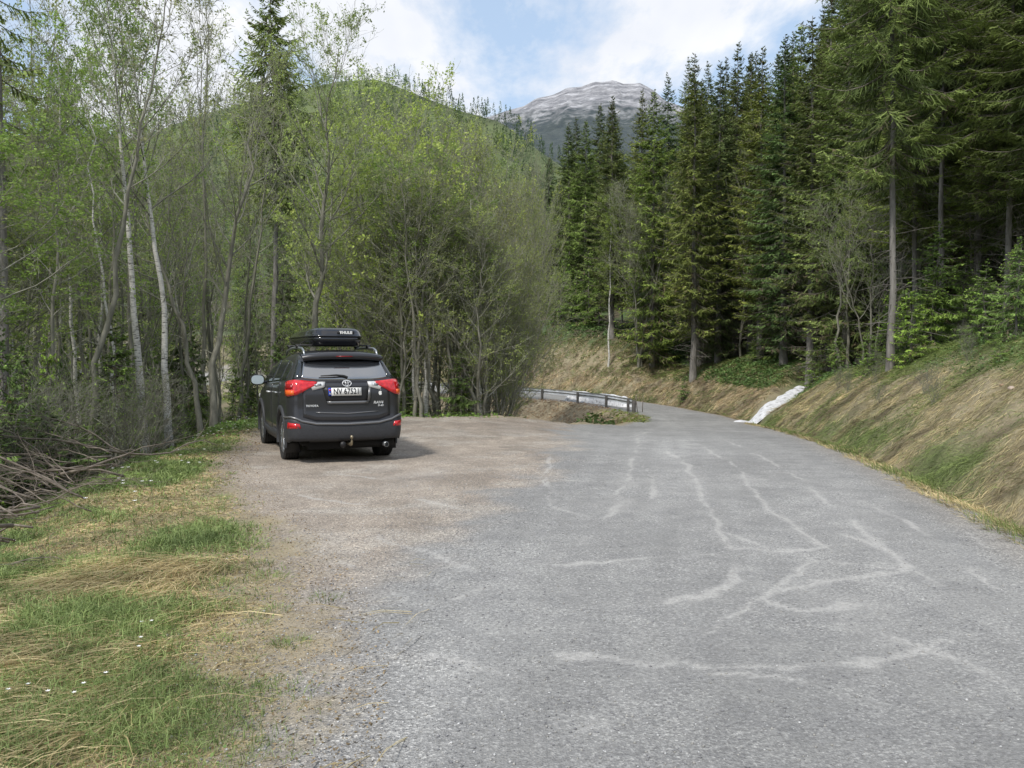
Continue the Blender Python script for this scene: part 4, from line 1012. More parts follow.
# ------------------------------------------------------------------ snow
def snow_mat():
    m, nt, b = newmat('old_snow'); L = nt.links.new
    tc = N(nt, 'ShaderNodeTexCoord'); n = N(nt, 'ShaderNodeTexNoise'); n.inputs['Scale'].default_value = 5; n.inputs['Detail'].default_value = 8; L(tc.outputs['Object'], n.inputs['Vector'])
    L(ramp(nt, n.outputs[0], [(.32, (.34, .33, .32)), (.41, (.62, .63, .66)), (.58, (.80, .81, .84))]), b.inputs['Base Color']); b.inputs['Roughness'].default_value = .6
    b.inputs['Subsurface Weight'].default_value = .0
    bp = N(nt, 'ShaderNodeBump'); bp.inputs['Distance'].default_value = .05; L(n.outputs[0], bp.inputs['Height']); L(bp.outputs[0], b.inputs['Normal']); return m
M_snow = snow_mat()
def snow_strip(name, path, hw, thick, label, n=60, m=14):
    pts = smooth_poly(path, 10); tn = unit(np.gradient(pts, axis=0)); no = np.stack([tn[:, 1], -tn[:, 0]], 1)
    k = len(pts); t = np.linspace(0, 1, k); w = np.interp(t, *hw) * (1 + .35 * (vnoise(t * 14, t * 0 + 3) - .5)); w[0] *= .3; w[-1] *= .2
    u = np.linspace(-1, 1, m); XX = pts[:, 0:1] + no[:, 0:1] * u * w[:, None]; YY = pts[:, 1:2] + no[:, 1:2] * u * w[:, None]
    ZZ = ground(XX.ravel(), YY.ravel()).reshape(XX.shape) + thick * np.sqrt(np.clip(1 - u ** 2, 0, 1)) * (.85 + .3 * vnoise(XX * 1.5, YY * 1.5)) * np.minimum(1, np.minimum(t, 1 - t) * 12)[:, None] - .03
    i = np.arange(k * m).reshape(k, m); mb = MB(); o0 = np.array([pts[0, 0], pts[0, 1], ZZ[0, m // 2]])
    mb.add(np.stack([XX, YY, ZZ], -1).reshape(-1, 3) - o0, np.stack([i[:-1, :-1], i[1:, :-1], i[1:, 1:], i[:-1, 1:]], -1).reshape(-1, 4))
    o = mb.build(name, M_snow, smooth=True); o.location = o0; return tag(o, label, 'snow')
snow_strip('snow_patch', [(9.0, 31.9), (9.7, 33.4), (10.8, 35.3), (12.0, 37.2), (13.3, 39.3), (14.3, 41)], ([0, .25, .45, 1], [.6, .7, .38, .30]), .12, 'tongue of old snow lying in the gully right of the road')
snow_strip('snow_patch', [(16.0, 43.6), (17.2, 45.2)], ([0, 1], [.25, .2]), .10, 'tiny scrap of snow uphill of the snow tongue, among the spruces')
snow_strip('snow_bank', [(6.9, 48.8), (6.0, 51.2), (4.8, 53.4), (3.6, 55.0)], ([0, .5, 1], [.3, .5, .4]), .62, 'low bank of leftover snow behind the guard rail at the bend')

# ------------------------------------------------------------------ grass and small plants
def blades(mb, x, y, ln, az, lift, w, col, bend=.5, mat=0, r=rng, z=None):
    """bent tapering blades: az lie direction, lift 0 flat .. 1 upright"""
    n = len(x); z = ground(x, y) if z is None else z
    d = np.stack([np.cos(az), np.sin(az), 0 * az], 1); up = np.array([[0, 0, 1.]])
    l = lift[:, None]; d1 = unit(d * (1 - l) + up * (l + .12)); d2 = unit(d * (1 - l * .6 + bend) + up * (l * .8 - bend * .5))
    hx = np.cos(az) * ln * .9 * (1 - lift); hy = np.sin(az) * ln * .9 * (1 - lift); dz = ground(x + hx, y + hy) - z; dz = np.clip(dz, -1.2 * ln, 1.2 * ln)[:, None] * np.array([[0, 0, 1.]])
    p0 = np.stack([x, y, z - .01], 1); p1 = p0 + d1 * ln[:, None] * .55; p2 = p1 + d2 * ln[:, None] * .5; p1 = p1 + dz * .5; p2 = p2 + dz
    p2[:, 2] = np.maximum(p2[:, 2], z + dz[:, 2] + .004)
    s = unit(np.cross(d1, up + r.normal(0, .4, (n, 3)))) * w[:, None]
    V = np.stack([p0 - s * .5, p0 + s * .5, p1 + s * .4, p2, p1 - s * .4], 1)
    qf = np.arange(n * 5).reshape(n, 5); mb.add(V.reshape(-1, 3), qf[:, [0, 1, 2, 4]], mat, np.repeat(col, 5, 0)); mb.Fs.append((qf[:, [2, 3, 4]] + mb.n - n * 5, mat))
def mixcol(n, a, b, r=rng, v=.35):
    m = r.random((n, 1)); return (np.array(a) * (1 - m) + np.array(b) * m) * (1 - v + 2 * v * r.random((n, 1)))
STRAW = ((.42, .33, .17), (.62, .52, .32)); GRN = ((.17, .235, .08), (.32, .40, .16)); BRN = ((.20, .14, .08), (.34, .26, .15))

# verge on the left: clipped straw everywhere, green clumps, long combed straw in the corner
def verge_pts(n, y0, y1, pw, xo=2.6):
    y = y0 + (y1 - y0) * rng.random(n) ** pw; gb = bound(y, GB_Y, GB_X)
    x = gb + .25 - rng.random(n) ** .8 * np.interp(y, [2, 5, 10, 20], [3.6, 3.4, 3.4, 1.6]); return x, y
x, y = verge_pts(400000, 2.6, 21.5, 1.9)
gn = fbm(x * .8 + 2, y * .8 + 60, 4); gb = bound(y, GB_Y, GB_X); ins = sstep(.45, -.4, x - gb + .8 * (fbm(x * 1.6, y * 1.6 + 4, 4) - .5) + .2)
keep = rng.random(len(x)) < ins * .95 + .06; x, y, gn, ins = x[keep], y[keep], gn[keep], ins[keep]
isg = rng.random(len(x)) < sstep(.47, .64, gn) * .70 + .08
d_ = np.hypot(x, y)
for nm, m, cc, lo, hi, lf in (('dry_grass', ~isg, STRAW, .05, .13, .12), ('green_grass', isg, GRN, .04, .11, .55)):
    xx, yy = x[m], y[m]; n = len(xx); mb = MB(); dd = np.hypot(xx, yy)
    hgt = (lo + (hi - lo) * rng.random(n)) * (.5 + .5 * ins[m]) * (1 + .5 * sstep(.5, .7, gn[m]))
    lift = np.clip(rng.random(n) * lf * 1.7, .02, .95)
    blades(mb, xx, yy, hgt, rng.random(n) * 6.28, lift, np.clip(.0009 * dd, .0028, .012) * (.7 + .6 * rng.random(n)), mixcol(n, *cc), .5)
    o_ = mb.build(nm, M_grass); tag(o_, {'dry_grass': 'short pale dry grass matted over the left verge', 'green_grass': 'short fresh green grass growing through the left verge'}[nm], 'grass', kind='stuff')
# long straw swathes
mb = MB(); n = 34000
x = -4.6 + 4.2 * rng.random(n); y = 2.4 + 4.3 * rng.random(n) ** 1.2
dens = sstep(.38, .56, fbm(x * 1.1 + 70, y * 1.3 + 3, 4)) * sstep(-1.3, -1.9, x + .12 * (y - 3)); kp = rng.random(n) < dens + .01; x, y = x[kp], y[kp]; n = len(x)
az = .80 + 1.0 * (fbm(x * .8, y * .8 + 90, 3) - .5) * 2 + rng.normal(0, .45, n) + PI
blades(mb, x, y, .18 + .34 * rng.random(n), az, .03 + .12 * rng.random(n), .004 + .003 * rng.random(n), mixcol(n, *STRAW), .25)
tag(mb.build('long_straw', M_grass), 'long combed stalks of last year\'s straw in the near left corner', 'grass', kind='stuff')
# green tufts (individual clumps on the gravel edge)
mb = MB()
for k in range(120):
    y0 = 2.8 + 9 * rng.random() ** 1.5; x0 = bound(y0, GB_Y, GB_X) - .25 + rng.normal(0, .25) - .9 * (rng.random() < .6) * rng.random() * 2; n = int(rng.integers(20, 90)); rr = .04 + .07 * rng.random()
    a = rng.random(n) * 6.28; r_ = rr * np.sqrt(rng.random(n)); xx = x0 + r_ * np.cos(a); yy = y0 + r_ * np.sin(a)
    blades(mb, xx, yy, .03 + .06 * rng.random(n), a, .35 + .5 * rng.random(n), np.full(n, .0035), mixcol(n, *GRN), .4)
tag(mb.build('grass_tufts', M_grass), 'small green grass tufts dotted along the gravel edge', 'grass', kind='stuff')
# bank right of the road
def bank(nm, n, y0, y1, e0, e1, ln, wk, green, label, pw=1.0, az0=2.5, straw=STRAW, lf=.15, mask=None):
    yq = y0 + (y1 - y0) * rng.random(n) ** pw; e = e0 + (e1 - e0) * rng.random(n)
    i = np.searchsorted(ROADC[:, 1], yq).clip(1, len(ROADC) - 1); t = unit(ROADC[i] - ROADC[i - 1]); c = np.stack([np.interp(yq, ROADC[:, 1], ROADC[:, 0]), yq], 1)
    p = c + np.stack([t[:, 1], -t[:, 0]], 1) * (HW + e)[:, None]; x, y = p[:, 0], p[:, 1]
    gd = poly_dist(x, y, GULLY)[0]; kp = (gd > .75) & (rng.random(n) < .35 + 1.1 * sstep(.35, .6, fbm(x * 1.4, y * 1.4, 3))); x, y, e, t = x[kp], y[kp], e[kp], t[kp]; n = len(x)
    nl = fbm(x * .35 + 3, y * .35 + 8, 4); g_ = np.clip(sstep(1.9, 3.2, e + 1.2 * (nl - .5)) * .8 + np.exp(-((e - .75) / .3) ** 2) * sstep(.42, .6, nl) * .8 + .08 + .45 * sstep(.5, .66, fbm(x * .9 + 3, y * .9, 3)), 0, 1) * green
    isg = rng.random(n) < g_; col = np.where(isg[:, None], mixcol(n, (.13, .18, .055), (.27, .33, .12)), mixcol(n, *straw)); br_ = sstep(.5, .68, fbm(x * 2.2 + 40, y * 1.1 + 11, 4))[:, None] * (~isg[:, None]); col = col * (1 - .55 * br_) * (.75 + .5 * fbm(x * 3, y * 3, 2))[:, None]
    az = np.arctan2(t[:, 1], t[:, 0]) + az0 + rng.normal(0, .85, n) + 1.2 * (fbm(x * 2 + 5, y * 2, 2) - .5); d = np.hypot(x, y)
    blades(mb_ := MB(), x, y, ln * (.5 + rng.random(n)), az, lf * rng.random(n) * (1 + 1.5 * isg), wk * d * (.7 + .6 * rng.random(n)), col, .35)
    return tag(mb_.build(nm, M_grass), label, 'grass', kind='stuff')
bank('bank_grass', 230000, 4, 31, .12, 4.4, .14, .00050, 1.0, 'combed dry grass and green patches on the near bank right of the road', 1.35, 1.9, ((.33, .27, .155), (.64, .54, .33)))
bank('roadside_grass', 16000, 3, 33, -.05, .5, .12, .0006, .9, 'pale grass fringe along the right edge of the road', 1.2, 1.2, STRAW, .5)
bank('far_bank_grass', 70000, 32.5, 72, .3, 6.5, .38, .00055, .55, 'tan dry grass on the cut banks beyond the bend', 1.0, 2.0, ((.40, .31, .20), (.62, .50, .33)))
# inner bank below the rail
n = 40000; k = rng.integers(0, len(EDGE) - 1, n); k = k[(EDGE[k, 1] > 30) & (EDGE[k, 1] < 66)]; f = rng.random(len(k))[:, None]; p = EDGE[k] * (1 - f) + EDGE[k + 1] * f; t = unit(EDGE[k + 1] - EDGE[k])
o_ = -.5 + 6 * rng.random(len(k)); p = p + np.stack([-t[:, 1], t[:, 0]], 1) * o_[:, None]; gm_ = (o_ < .7) & (p[:, 1] < 47)
mb = MB(); col = np.where((gm_ & (rng.random(len(k)) < .8))[:, None], mixcol(len(k), (.13, .18, .04), (.26, .30, .08)), mixcol(len(k), (.26, .17, .11), (.48, .34, .22)))
blades(mb, p[:, 0], p[:, 1], .15 + .25 * rng.random(len(k)), rng.random(len(k)) * 6.28, .3 * rng.random(len(k)), .024 + .02 * rng.random(len(k)), col)
tag(mb.build('slope_grass', M_grass), 'reddish tan dry grass on the slope below the guard rail', 'grass', kind='stuff')
# low herbs: green ground cover at the forest edge and beyond the bend, ravine floor on the left
def herbs(nm, x, y, size, cols, label, lift=.25):
    n = len(x); z = ground(x, y); u = unit(rng.normal(0, 1, (n, 3)) * np.array([1, 1, .35])); w = unit(np.cross(u, rng.normal(0, 1, (n, 3)) + np.array([0, 0, 2.]))); s = (size * (.5 + rng.random(n)) * (np.hypot(x, y) / 20).clip(.5, 3))[:, None]
    c = np.stack([x, y, z + lift * rng.random(n) ** 1.5], 1); V = np.stack([c - u * s, c + w * s * .6, c + u * s, c - w * s * .6], 1)
    mb = MB(); mb.add(V.reshape(-1, 3), np.arange(n * 4).reshape(n, 4), 0, np.repeat(mixcol(n, *cols), 4, 0)); return tag(mb.build(nm, M_grass), label, 'ground cover', kind='stuff')
n = 120000; y = 8 + 62 * rng.random(n); e = 2.2 + 9 * rng.random(n) ** 1.2; cx = np.interp(y, ROADC[:, 1], ROADC[:, 0]); i = np.searchsorted(ROADC[:, 1], y).clip(1, len(ROADC) - 1); t = unit(ROADC[i] - ROADC[i - 1]); x = cx + t[:, 1] * (HW + e); y = y - t[:, 0] * (HW + e)
kp = (rng.random(n) < sstep(.40, .56, fbm(x * .3 + 9, y * .3, 4))) & (poly_dist(x, y, GULLY)[0] > 1.2) & (x > -20) & ((y < 55) | (e > 6.0)); herbs('forest_herbs', x[kp], y[kp], .028, ((.085, .16, .05), (.17, .26, .09)), 'fresh green herbs and moss under the edge of the spruce forest', .22)
n = 70000; x = -26 + 34 * rng.random(n); y = 5 + 42 * rng.random(n); z_, sd_, ou_ = ground(x, y, full=True); kp = (ou_ > .9) & (sd_ < 0) & (rng.random(n) < .25 + sstep(.42, .56, fbm(x * .4 + 5, y * .4 + 1, 4)))
herbs('ravine_herbs', x[kp], y[kp], .05, ((.06, .11, .035), (.15, .22, .07)), 'low green plants and litter on the floor of the wooded ravine', .35)
n = 9000; k = rng.integers(0, len(EDGE) - 1, n); k = k[(EDGE[k, 1] > 9) & (EDGE[k, 1] < 23)]; f = rng.random(len(k))[:, None]; p = EDGE[k] * (1 - f) + EDGE[k + 1] * f; p = p + rng.normal(0, .35, p.shape)
herbs('verge_herbs', p[:, 0], p[:, 1], .035, ((.10, .20, .035), (.20, .30, .07)), 'green leaves along the rim of the left verge', .12)
n = 26000; y = 2.6 + 16 * rng.random(n) ** 1.8; x = bound(y, GB_Y, GB_X) + .5 - 3.4 * rng.random(n); z_, sd_, ou_ = ground(x, y, full=True); kp = ou_ < 1.0
herbs('leaf_litter', x[kp], y[kp], .016, ((.20, .14, .08), (.42, .32, .20)), 'brown dead leaves and broken stems strewn over the left verge', .03)
n = 14000; y = 2.6 + 14 * rng.random(n) ** 1.7; x = bound(y, GB_Y, GB_X) - .1 - 3.2 * rng.random(n); kp = rng.random(n) < sstep(.45, .62, fbm(x * 1.6 + 8, y * 1.6 + 3, 3))
herbs('verge_weeds', x[kp], y[kp], .018, ((.12, .20, .06), (.24, .34, .12)), 'small broad-leaved weeds mixed into the grass of the left verge', .05)
# anemones
M_petal = simple('white_petal', (.85, .85, .83), .6)
def flower_mesh():
    mb = MB(); 
    for k in range(6):
        a = k * PI / 3; c, s = math.cos(a), math.sin(a)
        mb.add([(0, 0, .10), (.011 * c - .006 * s, .011 * s + .006 * c, .104), (.022 * c, .022 * s, .108), (.011 * c + .006 * s, .011 * s - .006 * c, .104)], [[0, 1, 2, 3]], 0)
    return mb.mesh('bloom', M_petal)
def stem_mesh():
    mb = MB(); mb.tubes(np.array([(0, 0, -.01), (.003, 0, .05), (0, 0, .10)]), [.0015] * 3, 4, col=(.10, .17, .04))
    for k in range(3): a = k * 2.1; c, s = math.cos(a), math.sin(a); mb.add([(0, 0, .06), (.02 * c - .01 * s, .02 * s + .01 * c, .062), (.04 * c, .04 * s, .055), (.02 * c + .01 * s, .02 * s - .01 * c, .062)], [[0, 1, 2, 3]], 0, (.10, .18, .04))
    return mb.mesh('stem', M_grass)
fm, sm = flower_mesh(), stem_mesh()
for px, py in ((146, 648), (132, 650), (122, 655), (88, 698), (96, 700), (26, 711), (45, 708), (66, 706), (150, 642), (18, 716)):
    X0, D0 = px_to_world(px + rng.normal(0, 9), py + rng.normal(0, 7), -.02); o = empty('anemone', (X0, D0, gz(X0, D0)), rng.random() * 6); o.scale = (.6, .6, .6)
    tag(o, 'white anemone flower in the green grass at the near left corner', 'flower', 'white anemones in the near verge'); link(bpy.data.objects.new('bloom', fm), o); link(bpy.data.objects.new('stem', sm), o)
mb = MB(); n = 420; k = rng.integers(0, len(EDGE) - 1, n); k = k[(EDGE[k, 1] > 8) & (EDGE[k, 1] < 21)]; f = rng.random(len(k))[:, None]; p = EDGE[k] * (1 - f) + EDGE[k + 1] * f + rng.normal(0, .3, (len(k), 2)) + np.array([.25, 0])
q2 = []; 
for k in range(60):
    t = rng.random(); yy = 9 + 10 * rng.random(); q2.append((np.interp(yy, ROADC[:, 1], ROADC[:, 0]) + HW + 2.2 + 2 * rng.random(), yy))
p = np.vstack([p, q2]); z_ = ground(p[:, 0], p[:, 1])
fv = np.array([v.co[:] for v in fm.vertices]); nf = len(fv); V = fv[None] * 1.25 + np.concatenate([p, z_[:, None]], 1)[:, None]; V[..., 2] += .02
mb.add(V.reshape(-1, 3), np.arange(len(p) * nf).reshape(-1, 4), 0); tag(mb.build('wildflowers', M_petal), 'tiny white anemones sprinkled along the rim of the verge and bank', 'flowers', kind='stuff')
# loose stones on the gravel
mb = MB(); n = 26000; y = 2.3 + 12 * rng.random(n) ** 1.9; xb_ = bound(y, XB_Y, XB_X); x = np.where(rng.random(n) < .6, xb_ + rng.normal(-.1, .8, n), -3.4 * y / 8 + rng.random(n) * (y * 1.1))
z_, sd_, ou_ = ground(x, y, full=True); kp = (ou_ < -.2) & (sd_ < HW + .25); x, y, z_ = x[kp], y[kp], z_[kp]; n = len(x)
s = .0030 + .006 * rng.random(n) ** 3; ov = np.array([(1, 0, 0), (0, 1, 0), (-1, 0, 0), (0, -1, 0), (0, 0, .7), (0, 0, -.5)]); V = ov[None] * s[:, None, None] * (1 + .35 * rng.normal(0, 1, (n, 6, 1)).clip(-1, 1)) 
a = rng.random(n) * 6.28; ca, sa = np.cos(a)[:, None], np.sin(a)[:, None]; V = np.stack([V[..., 0] * ca - V[..., 1] * sa, V[..., 0] * sa + V[..., 1] * ca, V[..., 2]], -1) + np.stack([x, y, z_ + s * .2], 1)[:, None]
ft = np.array([[0, 1, 4], [1, 2, 4], [2, 3, 4], [3, 0, 4], [1, 0, 5], [2, 1, 5], [3, 2, 5], [0, 3, 5]]); Fq = (np.arange(n)[:, None, None] * 6 + ft[None]).reshape(-1, 3)
M_stone = simple('stone', (.30, .30, .30), .85)
nt = M_stone.node_tree; at_ = N(nt, 'ShaderNodeAttribute', attribute_name='Col'); nt.links.new(at_.outputs['Color'], nt.nodes['Principled BSDF'].inputs['Base Color'])
cs = rng.choice(3, n, p=[.45, .35, .2]); cc = np.array([(.20, .20, .21), (.33, .32, .30), (.50, .50, .50)])[cs] * (.8 + .4 * rng.random((n, 1)))
mb.add(V.reshape(-1, 3), Fq, 0, np.repeat(cc, 6, 0)); tag(mb.build('loose_gravel', M_stone), 'loose grey stones scattered over the road and pull-out', 'gravel', kind='stuff')

# ------------------------------------------------------------------ forest
# --- left side, named trees
def left(px, d, mesh, name, label, py_top, rz=None, group=None, sxy=None, tilt=(0, 0), cat='tree'):
    x, y = at(px, d), d; b = gz(x, y) - .08; return put(mesh, name, x, y, label, cat, group, hpx(d, py_top, b), rz, sxy, tilt=tilt)
left(4, 14.5, make_spruce(11, 16, .13, 1.1, .52, 1.0, .8, fine=1.0, sparse=.6), 'spruce_tree', 'thin bare-stemmed spruce at the left edge of the picture', -170, 0)
left(146, 17.5, make_decid(21, 13, .125, (-1.15, .3), crown0=.50, blen=.20, n1=22, n2=8, n3=5, nleaf=4500, lsize=.036, lc=FRESH, birch=True, wob=.10, ang=.6), 'birch_tree', 'white-barked birch with the brightest stem, left of the forked birch', -60, 0)
left(170, 17.9, make_decid(22, 12, .110, (-1.0, .2), crown0=.52, blen=.22, n1=18, n2=8, n3=5, nleaf=2600, lsize=.036, lc=FRESH, birch=True, wob=.28, ang=.65), 'birch_tree', 'crooked white birch standing just right of the brightest birch', -40, 0)
left(118, 16.5, make_decid(23, 11, .065, (-.8, .2), crown0=.55, blen=.18, n1=14, n2=7, n3=4, nleaf=1500, lsize=.036, lc=FRESH, birch=True, wob=.3), 'birch_tree', 'slim leaning birch with a pinkish stem, left of the two white birches', 40, 0)
left(206, 20.5, make_decid(24, 12, .13, (.2, .1), stems=2, crown0=.38, blen=.30, n1=24, n2=9, n3=6, nleaf=4500, lsize=.032, lc=OLIVE, wob=.5), 'alder_tree', 'two-stemmed grey alder between the white birches and the car', 20, 0)
left(298, 23.0, make_decid(25, 14, .16, (1.0, .3), crown0=.34, blen=.34, n1=26, n2=9, n3=6, nleaf=9000, lsize=.040, lc=LIME, wob=.7, up=.16, ang=.8), 'alder_tree', 'tall leaning alder rising behind the roof box into open sky', 2, 0)
left(400, 26.0, make_decid(26, 11, .14, (-.2, .2), stems=3, crown0=.32, blen=.34, n1=24, n2=10, n3=6, nleaf=16000, lsize=.048, lc=LIME, wob=.5), 'willow_tree', 'bright yellow-green willow right behind the car roof', 78, 0)
left(350, 31.0, make_decid(27, 13, .13, (.3, .2), stems=2, crown0=.30, blen=.33, n1=24, n2=10, n3=6, nleaf=12000, lsize=.050, lc=LIME, wob=.5), 'willow_tree', 'lime-leaved willow deeper in the wood behind the car', 72, 0)
left(275, 44.0, make_spruce(12, 20, .16, 2.3, .55, .3, 1.2, (1.7, 1.6, 1.3), droop=.6), 'spruce_tree', 'pale green drooping spruce whose tip leaves the top of the frame', -25)
# shared variants
DEC = [make_decid(40 + i, 13, .085 + .02 * (i % 3), (rng.normal(0, .5), rng.normal(0, .5)), stems=(1, 2, 1, 3, 1, 2, 1)[i], crown0=(.42, .34, .5, .30, .45, .36, .40)[i], blen=(.22, .28, .20, .30, .24, .27, .26)[i], n1=20, n2=8, n3=4,
       nleaf=(6500, 7500, 5000, 6000, 4500, 9000, 3000)[i], lsize=.038, lc=(FRESH, OLIVE, FRESH, FRESH, OLIVE, LIME, BUFF)[i], wob=.45, ang=.7) for i in range(7)]
TWIG = [make_decid(60 + i, 12, .095, (0, 0), stems=3, crown0=(.26, .36, .20)[i], blen=.30, n1=22, n2=9, n3=5, nleaf=(12000, 9000, 14000)[i], lsize=.034, lc=(OLIVE, ((.20, .22, .11), (.30, .31, .17)), OLIVE)[i], wob=.4, ang=.70, up=.12, twig=.0055) for i in range(3)]
# dense leafless alders right of the car: silhouette steps down towards the bend
TW = [(425, 30, 100), (448, 34, 104), (470, 28, 128), (488, 33, 126), (494, 27, 150), (500, 31, 158), (507, 34, 165), (440, 25, 170), (480, 24.5, 205), (511, 38, 182), (415, 38, 95), (495, 40, 126), (460, 42, 104), (514, 44, 196), (512, 25.8, 235), (398, 24.6, 190), (505, 46, 140), (503, 30, 228)]
for k, (px, d, top) in enumerate(TW):
    if px > 485: px -= 14
    lab = {0: 'bushy alder whose trunks rise just right of the car roof', 4: 'dense twiggy alder whose trunk stands right at the far rim of the pull-out', 9: 'outermost bare alder leaning over the tan slope by the guard rail'}.get(k)
    left(px, d, TWIG[k % 3], 'alder_tree', lab or 'dense grey twiggy alder with tiny buds in the thicket right of the car', top, group=None if lab else 'bare alders in the thicket right of the car', sxy=(.75 + .2 * rng.random()) if px < 485 else .50 + .10 * rng.random(), rz=0 if px > 485 else None, tilt=(0, .13 if px > 485 else 0))
POLE = [make_decid(70 + i, 13, .07, (rng.normal(0, .5), rng.normal(0, .3)), crown0=(.52, .60, .45, .56)[i], blen=.15, n1=16, n2=7, n3=4, nleaf=(2200, 1400, 2600, 600)[i], lsize=.036, lc=(FRESH, OLIVE, FRESH, BUFF)[i], wob=.20, ang=.6, birch=(i == 2)) for i in range(4)]
for k in range(58):
    for _ in range(80):
        d = 14 + 16 * rng.random(); px = (-60 + 350 * rng.random()) if k < 40 else (380 + 118 * rng.random()); x = at(px, d); z_, sd_, ou_ = ground(np.array([x]), np.array([d]), full=True)
        if ou_[0] > 1.2 and (abs(px - 146) > 14 and abs(px - 170) > 12) and not (250 < px < 380): break
    top = rng.choice([-60, 0, 30, 60, 100, 140]) + rng.normal(0, 12) if px < 290 else np.interp(px, [380, 440, 540], [120, 130, 215]) + abs(rng.normal(0, 30))
    b = z_[0] - .08; put(POLE[rng.integers(0, 4)], 'young_tree', x, d, 'straight thin pole-like young tree, one of many upright stems in the ravine', 'tree', 'thin upright poles in the ravine wood', min(hpx(d, top, b), 17), sxy=.8 + .4 * rng.random(), tilt=(rng.normal(0, .03), rng.normal(0, .04)))
# random thicket on the left
placed = [(at(a, b), b) for a, b in ((4, 14.5), (143, 19.5), (168, 19.8), (116, 18), (206, 20.5), (298, 23), (400, 26), (350, 31))] + [(at(a, b), b) for a, b, c in TW]
def try_place(x, y, md):
    if any((x - a) ** 2 + (y - b) ** 2 < md * md for a, b in placed): return False
    placed.append((x, y)); return True
cnt = 0; it = 0
while cnt < 75 and it < 6000:
    it += 1; d = 10.5 + 42 * rng.random() ** 1.25; px = -420 + 915 * rng.random(); x = at(px, d)
    z_, sd_, ou_ = ground(np.array([x]), np.array([d]), full=True)
    if ou_[0] < 1.6 or (d < 20 and px > 60) or not try_place(x, d, 1.15 if px < 260 else 1.6): continue
    top = np.interp(px, [-400, 0, 100, 200, 270, 300, 380, 440, 560], [-60, 0, 20, 70, 110, 130, 120, 125, 190]) + rng.normal(0, 30)
    if d > 26: top = max(top, np.interp(px, [-400, 250, 300, 400, 560], [80, 130, 150, 140, 190]) + rng.normal(0, 12))
    if rng.random() < .5: top = max(top, np.interp(px, [-400, 60, 200, 300, 400, 560], [70, 130, 135, 150, 150, 200]) + rng.normal(0, 22))
    v = rng.integers(0, 7); b = z_[0] - .08; h = min(hpx(d, top, b), 17)
    put(DEC[v], 'alder_tree', x, d, 'slender grey-stemmed young tree crowded in the thicket left of the road', 'tree', 'slender trees crowding the ravine left of the road', h, sxy=.75 + .3 * rng.random(), tilt=(rng.normal(0, .03), rng.normal(0, .04))); cnt += 1
SPR = [make_spruce(80 + i, 20, .17, (2.3, 2.0, 2.6, 2.1, 2.2, 1.9)[i], (.06, .13, .04, .17, .09, .21)[i], (.5, .8, .3, 1.1, .7, 1.2)[i], 1.1, [(1, 1, 1), (.85, .9, 1.0), (1.1, 1.15, .9), (1.0, .92, .8), (.8, .95, .9), (1.0, .95, .8)][i], droop=(.35, .45, .4, .5, .35, .45)[i]) for i in range(6)]
cnt = 0; it = 0
while cnt < 60 and it < 4000:
    it += 1; d = 27 + 65 * rng.random(); px = -450 + 1010 * rng.random(); x = at(px, d)
    z_, sd_, ou_ = ground(np.array([x]), np.array([d]), full=True)
    if ou_[0] < 4 or not try_place(x, d, 2.0): continue
    top = np.interp(px, [-400, 0, 100, 200, 300, 380, 480, 560], [130, 170, 190, 185, 170, 165, 185, 225]) + abs(rng.normal(0, 18)); b = z_[0] - .1
    put(SPR[rng.integers(0, 3)], 'spruce_tree', x, d, 'dark young spruce standing among the bare trees left of the road', 'tree', 'spruces among the broadleaved trees on the left', max(min(hpx(d, top, b), 24), 4), sxy=.85); cnt += 1
# low bushes and small spruces filling the ravine side
BUSH = [make_decid(90 + i, 3.0, .022, (0, 0), stems=5, crown0=.12, blen=.40, n1=12, n2=6, n3=4, nleaf=(160, 300, 0)[i], lsize=.020, lc=(OLIVE, FRESH, BUFF)[i], wob=.25, twig=.0028, ang=.6, tw=.62) for i in range(3)]
SAP = [make_spruce(95 + i, 3.2, .035, .85, .04, 0, 1.0, ((1.25, 1.45, .9), (1.0, 1.15, .9))[i], droop=.25, fine=1.1, step=.20, wm=.55) for i in range(2)]
def sapling(px, d, h, label, k=0, sxy=None): x = at(px, d); return put(SAP[k], 'spruce_sapling', x, d, label, 'young spruce', None, h, sxy=sxy)
for k in range(80):
    for _ in range(60):
        d = 9.5 + 20 * rng.random(); px = -120 + 600 * rng.random(); x = at(px, d); z_, sd_, ou_ = ground(np.array([x]), np.array([d]), full=True)
        if ou_[0] > 1.0 and ou_[0] < 9: break
    put(SAP[k % 2], 'spruce_sapling', x, d, 'little green spruce growing low in the ravine behind the verge', 'young spruce', 'small spruces low in the ravine', 1.2 + 2.4 * rng.random(), sxy=.5 + .5 * rng.random())
for k in range(30):
    for _ in range(60):
        d = 8.5 + 17 * rng.random() ** 1.3; px = -160 + (400 if k < 26 else 620) * rng.random(); x = at(px, d); z_, sd_, ou_ = ground(np.array([x]), np.array([d]), full=True)
        if ou_[0] > (.35 if px < 160 else 1.0) and ou_[0] < 7: break
    put(BUSH[rng.integers(0, 3)], 'leafless_bush', x, d, 'tangled leafless bush on the falling edge of the left verge', 'bush', 'leafless bushes along the left verge', 1.0 + 1.2 * rng.random(), sxy=.5 + .5 * rng.random(), tilt=(rng.normal(0, .25), rng.normal(0, .25)))
